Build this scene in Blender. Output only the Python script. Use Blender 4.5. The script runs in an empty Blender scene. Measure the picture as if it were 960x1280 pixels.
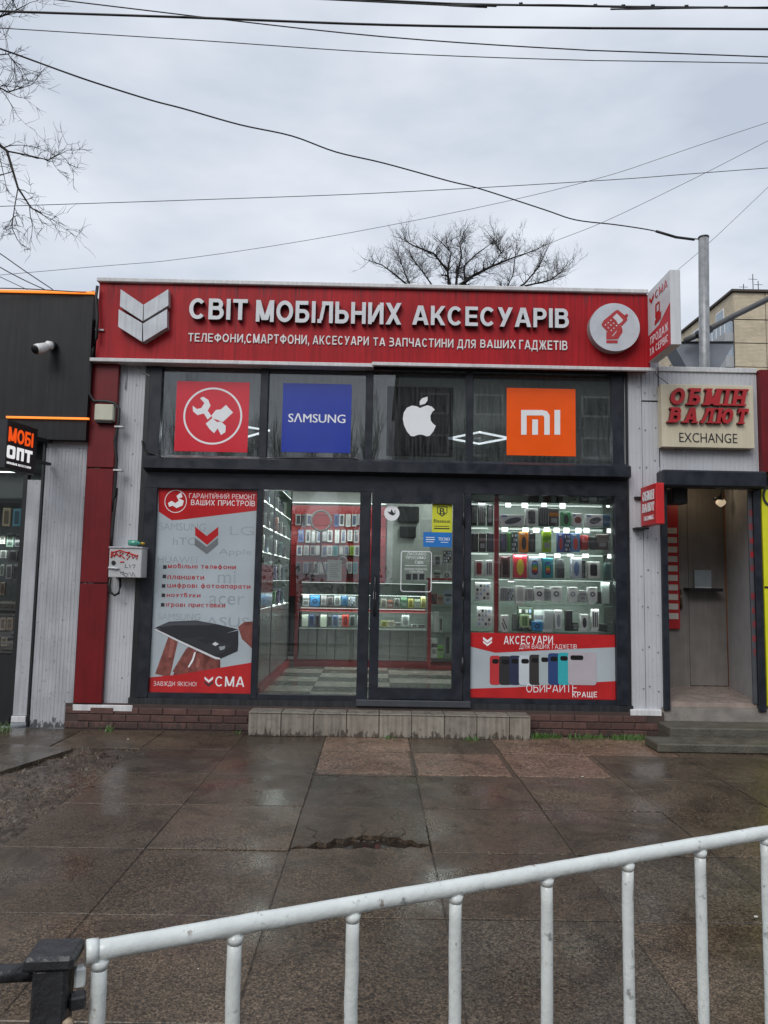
import bpy, math, random
from mathutils import Vector, Matrix
from mathutils.geometry import tessellate_polygon
rng = random.Random(7)
R_ = math.radians
sc = bpy.context.scene
# ------------------------------------------------------------------ camera
cd = bpy.data.cameras.new('camera'); cam = bpy.data.objects.new('camera', cd); sc.collection.objects.link(cam)
cr, cu, cf = Vector((0.999777,-0.010746,0.018184)), Vector((-0.019109,-0.093359,0.995449)), Vector((0.008999,0.995575,0.093543))
cam.matrix_world = Matrix(((cr.x, cu.x, -cf.x, 0), (cr.y, cu.y, -cf.y, -8.0), (cr.z, cu.z, -cf.z, 1.58), (0, 0, 0, 1)))
cd.sensor_fit = 'VERTICAL'; cd.sensor_height = 36; cd.sensor_width = 27; cd.lens = 26.020
cd.clip_start = 0.05; cd.clip_end = 2000
sc.camera = cam
# ------------------------------------------------------------------ world: overcast sky
w = bpy.data.worlds.new('World'); sc.world = w; w.use_nodes = True
nt = w.node_tree; N = nt.nodes; Lk = nt.links; N.clear()
out = N.new('ShaderNodeOutputWorld'); bg = N.new('ShaderNodeBackground'); bg.inputs[1].default_value = 0.1
sky = N.new('ShaderNodeTexSky'); sky.sky_type = 'NISHITA'; sky.sun_disc = False
SUN_EL, SUN_AZ = R_(42), R_(205)
sky.sun_elevation = SUN_EL; sky.sun_rotation = SUN_AZ
tc = N.new('ShaderNodeTexCoord'); mp = N.new('ShaderNodeMapping'); mp.inputs['Scale'].default_value = (1, 1, 2.6)
n1 = N.new('ShaderNodeTexNoise'); n1.inputs['Scale'].default_value = 2.3; n1.inputs['Detail'].default_value = 5; n1.inputs['Roughness'].default_value = .52
rp = N.new('ShaderNodeValToRGB'); e = rp.color_ramp.elements
e[0].position = .34; e[0].color = (4.35, 4.85, 5.7, 1); e[1].position = .66; e[1].color = (7.1, 7.45, 8.0, 1)
mx = N.new('ShaderNodeMixRGB'); mx.inputs[0].default_value = .93
Lk.new(tc.outputs['Generated'], mp.inputs[0]); Lk.new(mp.outputs[0], n1.inputs[0]); Lk.new(n1.outputs[0], rp.inputs[0])
Lk.new(sky.outputs[0], mx.inputs[1]); Lk.new(rp.outputs[0], mx.inputs[2]); Lk.new(mx.outputs[0], bg.inputs[0]); Lk.new(bg.outputs[0], out.inputs[0])
# ------------------------------------------------------------------ sun behind the clouds
sd = bpy.data.lights.new('sun', 'SUN'); sd.energy = 1.5; sd.angle = R_(35); sd.color = (1, .97, .93)
so = bpy.data.objects.new('sun', sd); sc.collection.objects.link(so)
sdir = Vector((math.cos(SUN_EL) * math.sin(SUN_AZ), math.cos(SUN_EL) * math.cos(SUN_AZ), math.sin(SUN_EL)))
so.rotation_euler = sdir.to_track_quat('Z', 'Y').to_euler(); so.location = (0, -10, 12)
vs = sc.view_settings; vs.view_transform = 'Standard'; vs.look = 'None'; vs.exposure = 0.35; vs.gamma = 1
cy = sc.cycles; cy.use_denoising = True; cy.max_bounces = 10; cy.transparent_max_bounces = 24; cy.sample_clamp_indirect = 6
cy.caustics_reflective = False; cy.caustics_refractive = False
# ------------------------------------------------------------------ materials
MC = {}
def nodes(m):
    m.use_nodes = True; t = m.node_tree; return t, t.nodes, t.links, t.nodes['Principled BSDF']
def mat(name, col, rough=.6, metal=0, var=.12, scale=6, bump=0, bscale=60, streak=0, grime=0, rnd=0, rvar=0, spec=.5, coat=0):
    """plain surface: colour mottled by noise, optional rain streaks, grime spots, fine bump"""
    if name in MC: return MC[name]
    m = bpy.data.materials.new(name); t, n, l, b = nodes(m); MC[name] = m
    g = n.new('ShaderNodeNewGeometry')
    b.inputs['Roughness'].default_value = rough; b.inputs['Metallic'].default_value = metal; b.inputs['Specular IOR Level'].default_value = spec
    b.inputs['Coat Weight'].default_value = coat; b.inputs['Coat Roughness'].default_value = .12
    no = n.new('ShaderNodeTexNoise'); no.inputs['Scale'].default_value = scale; no.inputs['Detail'].default_value = 6; l.new(g.outputs['Position'], no.inputs[0])
    mr = n.new('ShaderNodeMapRange'); mr.inputs[1].default_value = .3; mr.inputs[2].default_value = .7; mr.inputs[3].default_value = 1 - var; mr.inputs[4].default_value = 1 + var
    l.new(no.outputs[0], mr.inputs[0]); val = mr.outputs[0]
    def mul(a, bsock):
        q = n.new('ShaderNodeMath'); q.operation = 'MULTIPLY'; l.new(a, q.inputs[0]); l.new(bsock, q.inputs[1]); return q.outputs[0]
    if streak:
        mpg = n.new('ShaderNodeMapping'); mpg.inputs['Scale'].default_value = (34, 34, 1.3); l.new(g.outputs['Position'], mpg.inputs[0])
        s = n.new('ShaderNodeTexNoise'); s.inputs['Scale'].default_value = 1; s.inputs['Detail'].default_value = 4; l.new(mpg.outputs[0], s.inputs[0])
        r = n.new('ShaderNodeMapRange'); r.inputs[1].default_value = .38; r.inputs[2].default_value = .62; r.inputs[3].default_value = 1 - streak; r.inputs[4].default_value = 1 + streak * .25
        l.new(s.outputs[0], r.inputs[0]); val = mul(val, r.outputs[0])
    if grime:
        s = n.new('ShaderNodeTexNoise'); s.inputs['Scale'].default_value = 28; s.inputs['Detail'].default_value = 8; s.inputs['Roughness'].default_value = .7; l.new(g.outputs['Position'], s.inputs[0])
        r = n.new('ShaderNodeMapRange'); r.inputs[1].default_value = .6; r.inputs[2].default_value = .68; r.inputs[3].default_value = 1; r.inputs[4].default_value = 1 - grime
        l.new(s.outputs[0], r.inputs[0]); val = mul(val, r.outputs[0])
    if rnd:
        oi = n.new('ShaderNodeObjectInfo'); r = n.new('ShaderNodeMapRange'); r.inputs[3].default_value = 1 - rnd; r.inputs[4].default_value = 1 + rnd
        l.new(oi.outputs['Random'], r.inputs[0]); val = mul(val, r.outputs[0])
    mc = n.new('ShaderNodeVectorMath'); mc.operation = 'SCALE'; mc.inputs[0].default_value = col; l.new(val, mc.inputs['Scale']); l.new(mc.outputs[0], b.inputs['Base Color'])
    if rvar:
        r = n.new('ShaderNodeMapRange'); r.inputs[1].default_value = .35; r.inputs[2].default_value = .65; r.inputs[3].default_value = max(.03, rough - rvar); r.inputs[4].default_value = min(1, rough + rvar)
        l.new(no.outputs[0], r.inputs[0]); l.new(r.outputs[0], b.inputs['Roughness'])
    if bump:
        s = n.new('ShaderNodeTexNoise'); s.inputs['Scale'].default_value = bscale; s.inputs['Detail'].default_value = 5; l.new(g.outputs['Position'], s.inputs[0])
        bp = n.new('ShaderNodeBump'); bp.inputs['Strength'].default_value = bump; bp.inputs['Distance'].default_value = .01; l.new(s.outputs[0], bp.inputs['Height']); l.new(bp.outputs[0], b.inputs['Normal'])
    return m
def flat(col, rough=.5, metal=0):
    return mat('tone_%d_%d_%d_%d' % (col[0] * 255, col[1] * 255, col[2] * 255, rough * 100), col, rough, metal, var=.08, scale=14)
def emit(name, col, s):
    if name in MC: return MC[name]
    m = bpy.data.materials.new(name); t, n, l, b = nodes(m); MC[name] = m
    b.inputs['Base Color'].default_value = (col[0] * .6, col[1] * .6, col[2] * .6, 1); b.inputs['Emission Color'].default_value = (*col, 1); b.inputs['Emission Strength'].default_value = s
    return m
def glass(name, tint=(1, 1, 1), ior=1.5, dirt=.012, gain=1.35):
    if name in MC: return MC[name]
    m = bpy.data.materials.new(name); m.use_nodes = True; MC[name] = m; t = m.node_tree; n = t.nodes; l = t.links; n.clear()
    o = n.new('ShaderNodeOutputMaterial'); tr = n.new('ShaderNodeBsdfTransparent'); tr.inputs[0].default_value = (*tint, 1)
    gl = n.new('ShaderNodeBsdfGlossy'); gl.inputs['Roughness'].default_value = .008; gl.inputs[0].default_value = (1, 1, 1, 1)
    fr = n.new('ShaderNodeFresnel'); fr.inputs[0].default_value = ior
    k = n.new('ShaderNodeMath'); k.operation = 'MULTIPLY'; k.inputs[1].default_value = gain; k.use_clamp = True; l.new(fr.outputs[0], k.inputs[0])
    mx = n.new('ShaderNodeMixShader'); l.new(k.outputs[0], mx.inputs[0]); l.new(tr.outputs[0], mx.inputs[1]); l.new(gl.outputs[0], mx.inputs[2])
    df = n.new('ShaderNodeBsdfDiffuse'); df.inputs[0].default_value = (.5, .52, .52, 1)
    g = n.new('ShaderNodeNewGeometry'); mpg = n.new('ShaderNodeMapping'); mpg.inputs['Scale'].default_value = (40, 40, 3); l.new(g.outputs['Position'], mpg.inputs[0])
    s = n.new('ShaderNodeTexNoise'); s.inputs['Scale'].default_value = 1; s.inputs['Detail'].default_value = 5; l.new(mpg.outputs[0], s.inputs[0])
    r = n.new('ShaderNodeMapRange'); r.inputs[1].default_value = .4; r.inputs[2].default_value = .75; r.inputs[3].default_value = dirt * .3; r.inputs[4].default_value = dirt * 1.8; l.new(s.outputs[0], r.inputs[0])
    m2 = n.new('ShaderNodeMixShader'); l.new(r.outputs[0], m2.inputs[0]); l.new(mx.outputs[0], m2.inputs[1]); l.new(df.outputs[0], m2.inputs[2]); l.new(m2.outputs[0], o.inputs[0])
    return m
def pave_mat(name, c1, c2, rough0, rough1, spec_scale=140, peb=.5, rnd=.12):
    """wet exposed-aggregate concrete"""
    m = bpy.data.materials.new(name); t, n, l, b = nodes(m); MC[name] = m
    g = n.new('ShaderNodeNewGeometry')
    a = n.new('ShaderNodeTexNoise'); a.inputs['Scale'].default_value = spec_scale; a.inputs['Detail'].default_value = 3; l.new(g.outputs['Position'], a.inputs[0])
    v = n.new('ShaderNodeTexVoronoi'); v.inputs['Scale'].default_value = spec_scale * .8; l.new(g.outputs['Position'], v.inputs[0])
    ra = n.new('ShaderNodeMapRange'); ra.inputs[1].default_value = .36; ra.inputs[2].default_value = .66; l.new(a.outputs[0], ra.inputs[0])
    mx = n.new('ShaderNodeMixRGB'); mx.inputs[1].default_value = (*c1, 1); mx.inputs[2].default_value = (*c2, 1); l.new(ra.outputs[0], mx.inputs[0])
    vr = n.new('ShaderNodeMixRGB'); vr.blend_type = 'MULTIPLY'; vr.inputs[0].default_value = peb
    hs = n.new('ShaderNodeSeparateColor'); l.new(v.outputs['Color'], hs.inputs[0]); rr = n.new('ShaderNodeMapRange'); rr.inputs[3].default_value = .35; rr.inputs[4].default_value = 1.7; l.new(hs.outputs[0], rr.inputs[0])
    cc = n.new('ShaderNodeCombineColor'); [l.new(rr.outputs[0], cc.inputs[i]) for i in range(3)]; l.new(mx.outputs[0], vr.inputs[1]); l.new(cc.outputs[0], vr.inputs[2])
    big = n.new('ShaderNodeTexNoise'); big.inputs['Scale'].default_value = 1.1; big.inputs['Detail'].default_value = 6; big.inputs['Distortion'].default_value = .6; l.new(g.outputs['Position'], big.inputs[0])
    bm_ = n.new('ShaderNodeMapRange'); bm_.inputs[1].default_value = .32; bm_.inputs[2].default_value = .68; bm_.inputs[3].default_value = .72; bm_.inputs[4].default_value = 1.25; l.new(big.outputs[0], bm_.inputs[0])
    oi = n.new('ShaderNodeObjectInfo'); orr = n.new('ShaderNodeMapRange'); orr.inputs[3].default_value = 1 - rnd; orr.inputs[4].default_value = 1 + rnd; l.new(oi.outputs['Random'], orr.inputs[0])
    q = n.new('ShaderNodeMath'); q.operation = 'MULTIPLY'; l.new(bm_.outputs[0], q.inputs[0]); l.new(orr.outputs[0], q.inputs[1])
    s2 = n.new('ShaderNodeTexNoise'); s2.inputs['Scale'].default_value = 1.9; s2.inputs['Detail'].default_value = 9; s2.inputs['Roughness'].default_value = .62; s2.inputs['Distortion'].default_value = 1.4; l.new(g.outputs['Position'], s2.inputs[0])
    sr = n.new('ShaderNodeMapRange'); sr.inputs[1].default_value = .53; sr.inputs[2].default_value = .60; sr.inputs[3].default_value = 1; sr.inputs[4].default_value = .66; l.new(s2.outputs[0], sr.inputs[0])
    q2 = n.new('ShaderNodeMath'); q2.operation = 'MULTIPLY'; l.new(q.outputs[0], q2.inputs[0]); l.new(sr.outputs[0], q2.inputs[1]); q = q2
    sv = n.new('ShaderNodeVectorMath'); sv.operation = 'SCALE'; l.new(vr.outputs[0], sv.inputs[0]); l.new(q.outputs[0], sv.inputs['Scale']); l.new(sv.outputs[0], b.inputs['Base Color'])
    wn = n.new('ShaderNodeTexNoise'); wn.inputs['Scale'].default_value = 1.7; wn.inputs['Detail'].default_value = 5; l.new(g.outputs['Position'], wn.inputs[0])
    wr = n.new('ShaderNodeMapRange'); wr.inputs[1].default_value = .4; wr.inputs[2].default_value = .62; wr.inputs[3].default_value = rough0; wr.inputs[4].default_value = rough1; l.new(wn.outputs[0], wr.inputs[0]); l.new(wr.outputs[0], b.inputs['Roughness'])
    bs = n.new('ShaderNodeMapRange'); bs.inputs[1].default_value = .4; bs.inputs[2].default_value = .62; bs.inputs[3].default_value = .06; bs.inputs[4].default_value = .35; l.new(wn.outputs[0], bs.inputs[0])
    bp = n.new('ShaderNodeBump'); bp.inputs['Distance'].default_value = .004; l.new(bs.outputs[0], bp.inputs['Strength']); l.new(v.outputs['Distance'], bp.inputs['Height']); l.new(bp.outputs[0], b.inputs['Normal'])
    return m

RED = mat('sign_red', (.37, .009, .015), .5, spec=.25, var=.12, scale=2.5, streak=.2, grime=.2)
PANELRED = mat('panel_red', (.15, .008, .011), .45, spec=.3, var=.12, streak=.12, grime=.3)  # darker red of the pilaster and the right-hand fascia
DARK = mat('frame_anthracite', (.015, .018, .026), .38, var=.2, scale=9, grime=.2, rvar=.1, spec=.4)
BLACK = mat('black_metal', (.012, .013, .015), .4, var=.2)
CLAD = mat('cladding_grey', (.47, .48, .51), .5, var=.08, scale=2, streak=.035, grime=.3)
CLADD = mat('cladding_dirty', (.40, .41, .44), .55, var=.12, scale=4, streak=.14, grime=.55)
def mould(m, z0, z1, col=(.03, .03, .026), amt=1):
    """black mould and splash stains with a ragged upper edge"""
    t = m.node_tree; n, l = t.nodes, t.links; b = n['Principled BSDF']; src = b.inputs['Base Color'].links[0].from_socket
    g = n.new('ShaderNodeNewGeometry'); sx = n.new('ShaderNodeSeparateXYZ'); l.new(g.outputs['Position'], sx.inputs[0])
    mp = n.new('ShaderNodeMapping'); mp.inputs['Scale'].default_value = (26, 26, 9); l.new(g.outputs['Position'], mp.inputs[0])
    no = n.new('ShaderNodeTexNoise'); no.inputs['Scale'].default_value = 1; no.inputs['Detail'].default_value = 8; no.inputs['Roughness'].default_value = .7; l.new(mp.outputs[0], no.inputs[0])
    r = n.new('ShaderNodeMapRange'); r.inputs[1].default_value = z0; r.inputs[2].default_value = z1; r.inputs[3].default_value = .42; r.inputs[4].default_value = .85; l.new(sx.outputs[2], r.inputs[0])
    s_ = n.new('ShaderNodeMath'); s_.operation = 'SUBTRACT'; l.new(no.outputs[0], s_.inputs[0]); l.new(r.outputs[0], s_.inputs[1])
    k = n.new('ShaderNodeMapRange'); k.inputs[1].default_value = 0; k.inputs[2].default_value = .05; k.inputs[4].default_value = amt; l.new(s_.outputs[0], k.inputs[0])
    mx = n.new('ShaderNodeMixRGB'); l.new(k.outputs[0], mx.inputs[0]); l.new(src, mx.inputs[1]); mx.inputs[2].default_value = (*col, 1); l.new(mx.outputs[0], b.inputs['Base Color'])
mould(CLADD, .02, .24, amt=.85)
TRIM = mat('trim_light', (.62, .62, .63), .4, var=.1, streak=.12, grime=.25)
WHITE = mat('white_plastic', (.75, .75, .74), .4, var=.05)
SILVER = mat('letter_silver', (.62, .64, .67), .35, var=.07, grime=.15)
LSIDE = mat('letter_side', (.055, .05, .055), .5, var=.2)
CABLE = mat('cable_black', (.010, .010, .011), .5)
BARK = mat('bark', (.028, .022, .018), .85, var=.3, scale=20)
GLASS = glass('window_glass')
GLASS_UP = glass('upper_glass', (.66, .68, .70), dirt=.06, gain=2.1)
GSHELF = glass('shelf_glass', (.86, .96, .90), dirt=.02, gain=1.2)
LED = emit('led_white', (.86, 1, .93), 1.1)
LEDW = emit('led_lamp', (.95, 1, 1), 1.6)
ORNG = emit('led_orange', (1, .26, .03), .9)
# ------------------------------------------------------------------ mesh helpers
def lnk(o): sc.collection.objects.link(o); return o
class MB:
    def __init__(s): s.v = []; s.f = []; s.m = []; s.sm = []; s.mats = []
    def mi(s, m):
        if m not in s.mats: s.mats.append(m)
        return s.mats.index(m)
    def add(s, vs, fs, m, smooth=False):
        k = len(s.v); i = s.mi(m); s.v += [tuple(p) for p in vs]
        for f in fs: s.f.append([k + a for a in f]); s.m.append(i); s.sm.append(smooth)
        return s
    def box(s, x0, y0, z0, x1, y1, z1, m, c=0):
        if x0 > x1: x0, x1 = x1, x0
        if y0 > y1: y0, y1 = y1, y0
        if z0 > z1: z0, z1 = z1, z0
        if c <= 0:
            v = [(x0,y0,z0),(x1,y0,z0),(x1,y1,z0),(x0,y1,z0),(x0,y0,z1),(x1,y0,z1),(x1,y1,z1),(x0,y1,z1)]
            return s.add(v, [(0,3,2,1),(4,5,6,7),(0,1,5,4),(1,2,6,5),(2,3,7,6),(3,0,4,7)], m)
        import itertools
        lo, hi = (x0, y0, z0), (x1, y1, z1); v = []; ix = {}
        for sg in itertools.product((0, 1), repeat=3):
            for ax in range(3):
                p = [hi[i] - c if sg[i] else lo[i] + c for i in range(3)]; p[ax] = hi[ax] if sg[ax] else lo[ax]
                ix[(sg, ax)] = len(v); v.append(tuple(p))
        fs = []; ctr = [(lo[i] + hi[i]) / 2 for i in range(3)]
        def orient(f):
            a, b, d = (Vector(v[f[0]]), Vector(v[f[1]]), Vector(v[f[2]])); nn = (b - a).cross(d - a)
            mid = sum((Vector(v[i]) for i in f), Vector()) / len(f)
            return f if nn.dot(mid - Vector(ctr)) > 0 else f[::-1]
        for ax in range(3):
            o1, o2 = [i for i in range(3) if i != ax]
            for sg in (0, 1):
                f = []
                for a, b in ((0, 0), (1, 0), (1, 1), (0, 1)):
                    k = [0, 0, 0]; k[ax] = sg; k[o1] = a; k[o2] = b; f.append(ix[(tuple(k), ax)])
                fs.append(orient(f))
        for ax in range(3):
            o1, o2 = [i for i in range(3) if i != ax]
            for a in (0, 1):
                for b in (0, 1):
                    k0 = [0, 0, 0]; k0[o1] = a; k0[o2] = b; k1 = list(k0); k1[ax] = 1; k0, k1 = tuple(k0), tuple(k1)
                    fs.append(orient([ix[(k0, o1)], ix[(k1, o1)], ix[(k1, o2)], ix[(k0, o2)]]))
        for sg in itertools.product((0, 1), repeat=3): fs.append(orient([ix[(sg, a)] for a in range(3)]))
        return s.add(v, fs, m)
    def rect(s, q, y0, y1, m, c=0): return s.box(q[0], y0, q[1], q[2], y1, q[3], m, c)
    def poly(s, pts, y0, y1, m, holes=(), side=None, axis='y'):
        """2D outline (x,z) with holes, front at y0, back at y1"""
        def area(p): return sum(p[i][0] * p[(i + 1) % len(p)][1] - p[(i + 1) % len(p)][0] * p[i][1] for i in range(len(p)))
        pts = list(pts)
        if area(pts) < 0: pts.reverse()
        loops = [pts] + [list(h) if area(h) < 0 else list(h)[::-1] for h in holes]
        flat_ = [p for lp in loops for p in lp]
        tris = tessellate_polygon([[Vector((p[0], p[1], 0)) for p in lp] for lp in loops])
        n = len(flat_)
        mk = (lambda p, d: (p[0], d, p[1])) if axis == 'y' else (lambda p, d: (p[0], p[1], d))
        v = [mk(p, y0) for p in flat_] + [mk(p, y1) for p in flat_]
        fr = []; bk = []
        for a, b, c in tris:
            A, B, C = flat_[a], flat_[b], flat_[c]
            if (B[0]-A[0])*(C[1]-A[1]) - (C[0]-A[0])*(B[1]-A[1]) < 0: b, c = c, b
            fr.append((a, b, c)); bk.append((a + n, c + n, b + n))
        s.add(v, fr + bk, m)
        sd_ = []; k = 0
        for lp in loops:
            for i in range(len(lp)):
                a, b = k + i, k + (i + 1) % len(lp); sd_.append((b, a, a + n, b + n))
            k += len(lp)
        if axis != 'y': sd_ = [f[::-1] for f in sd_]
        s.add(v, sd_, side or m); return s
    def tube(s, pts, r, m, n=8, cap=True):
        pts = [Vector(p) for p in pts]; K = len(pts); rs = r if isinstance(r, (list, tuple)) else [r] * K
        ref = Vector((0, 0, 1)); v = []
        for i, p in enumerate(pts):
            d = (pts[min(i + 1, K - 1)] - pts[max(i - 1, 0)]); d = d.normalized() if d.length > 1e-9 else Vector((0, 0, 1))
            rf = ref if abs(d.dot(ref)) < .95 else Vector((1, 0, 0))
            a = d.cross(rf).normalized(); b = d.cross(a)
            for j in range(n):
                t = 2 * math.pi * j / n; v.append(p + a * (rs[i] * math.cos(t)) + b * (rs[i] * math.sin(t)))
        f = [(i * n + j, i * n + (j + 1) % n, (i + 1) * n + (j + 1) % n, (i + 1) * n + j) for i in range(K - 1) for j in range(n)]
        if cap: f += [tuple(range(n))[::-1], tuple((K - 1) * n + j for j in range(n))]
        return s.add(v, f, m, n > 4)
    def build(s, name, parent=None, label=None, loc=None, cat=None, group=None, kind=None, local=False):
        me = bpy.data.meshes.new(name)
        off = Vector((0, 0, 0))
        if parent is not None and not local: off = Vector(parent['_o'])
        if parent is None and loc is not None: off = Vector(loc)
        me.from_pydata([(p[0] - off.x, p[1] - off.y, p[2] - off.z) for p in s.v], [], s.f)
        for m in s.mats: me.materials.append(m)
        me.polygons.foreach_set('material_index', s.m); me.polygons.foreach_set('use_smooth', s.sm)
        me.update()
        o = bpy.data.objects.new(name, me); lnk(o)
        if parent is not None: o.parent = parent; o['_o'] = list(off)
        else: o.location = off; o['_o'] = list(off)
        return tag(o, label, cat, group, kind)
def tag(o, label=None, cat=None, group=None, kind=None):
    if label: o['label'] = label
    if cat: o['category'] = cat
    if group: o['group'] = group
    if kind: o['kind'] = kind
    return o
def thing(name, label, cat, loc=(0, 0, 0), rz=0, group=None, kind=None):
    o = bpy.data.objects.new(name, None); lnk(o); o.location = loc; o.rotation_euler = (0, 0, rz); o.empty_display_size = .1
    o['_o'] = list(loc) if rz == 0 else [0, 0, 0]
    return tag(o, label, cat, group, kind)
def bx(name, q, y0, y1, m, parent, c=0, label=None): return MB().rect(q, y0, y1, m, c).build(name, parent, label)
def ell(cx, cz, rx, rz, n=28, rot=0):
    return [(cx + rx * math.cos(t) * math.cos(rot) - rz * math.sin(t) * math.sin(rot), cz + rx * math.cos(t) * math.sin(rot) + rz * math.sin(t) * math.cos(rot)) for t in [2 * math.pi * i / n for i in range(n)]]
def rrect(x0, z0, x1, z1, r, n=4):
    o = []
    for cx, cz, a in ((x1 - r, z1 - r, 0), (x0 + r, z1 - r, 90), (x0 + r, z0 + r, 180), (x1 - r, z0 + r, 270)):
        for i in range(n + 1): t = R_(a + 90 * i / n); o.append((cx + r * math.cos(t), cz + r * math.sin(t)))
    return o
def inset(q, a, b=None):
    b = a if b is None else b
    w_, h_ = q[2] - q[0], q[3] - q[1]; return (q[0] + w_ * a, q[1] + h_ * b, q[2] - w_ * a, q[3] - h_ * b)
def sub(q, a, b, c, d):
    w_, h_ = q[2] - q[0], q[3] - q[1]; return (q[0] + w_ * a, q[1] + h_ * b, q[0] + w_ * c, q[1] + h_ * d)
# ---- lettering
dg = None
def txt(s, bold=0.0, shear=0.0, spacing=1.0):
    """triangles of a text as (verts2d, tris), bbox"""
    cu_ = bpy.data.curves.new('t', 'FONT'); cu_.body = s; cu_.size = 1; cu_.offset = bold; cu_.shear = shear; cu_.space_character = spacing; cu_.resolution_u = 3
    o = bpy.data.objects.new('t', cu_); sc.collection.objects.link(o)
    d = bpy.context.evaluated_depsgraph_get(); me = bpy.data.meshes.new_from_object(o.evaluated_get(d))
    vs_ = [(v.co.x, v.co.y) for v in me.vertices]; fs_ = [tuple(p.vertices) for p in me.polygons]
    bpy.data.objects.remove(o); bpy.data.curves.remove(cu_); bpy.data.meshes.remove(me)
    xs = [p[0] for p in vs_] or [0]; ys = [p[1] for p in vs_] or [0]
    return vs_, fs_, (min(xs), min(ys), max(xs), max(ys))
def text_to(mb, s, q, y0, y1, m, side=None, bold=.012, shear=0, spacing=1, slope=0.0, fr=None):
    """fit text s into rect q=(x0,z0,x1,z1); front y0"""
    if any(ord(c) > 0x400 for c in s):
        if y1 - y0 < .0006: y1 = y0 + .0012
        stroke_word(s, q, y0, y1, m, side, None, t=.105 + bold * 2.4, gap=.2, slope=slope * 1.0, joined=mb); return mb
    if bold:
        dx = bold * 1.3 * (q[3] - q[1])
        for k in range(2 if bold < .025 else 3):
            text_to(mb, s, (q[0] + dx * k * .5, q[1], q[2] - dx + dx * k * .5, q[3]), y0 + .00015 * k, y1 + .00015 * k, m, side, 0, shear, spacing, slope)
        return mb
    vs_, fs_, bb = fr or txt(s, bold, shear, spacing)
    sx = (q[2] - q[0]) / (bb[2] - bb[0]); sz = (q[3] - q[1]) / (bb[3] - bb[1])
    P = [(q[0] + (p[0] - bb[0]) * sx, q[1] + (p[1] - bb[1]) * sz + slope * (p[0] - bb[0]) * sx) for p in vs_]
    fs_ = [f if sum(P[f[i]][0] * P[f[(i+1) % len(f)]][1] - P[f[(i+1) % len(f)]][0] * P[f[i]][1] for i in range(len(f))) > 0 else f[::-1] for f in fs_]
    if y1 == y0: mb.add([(p[0], y0, p[1]) for p in P], fs_, m); return mb
    n = len(P); mb.add([(p[0], y0, p[1]) for p in P], fs_, m)
    ed = {}
    for f in fs_:
        for i in range(len(f)): ed[(f[i], f[(i + 1) % len(f)])] = 1
    sd_ = [(b, a, a + n, b + n) for (a, b) in ed if (b, a) not in ed]
    mb.add([(p[0], y0, p[1]) for p in P] + [(p[0], y1, p[1]) for p in P], sd_, side or m); return mb
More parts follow.
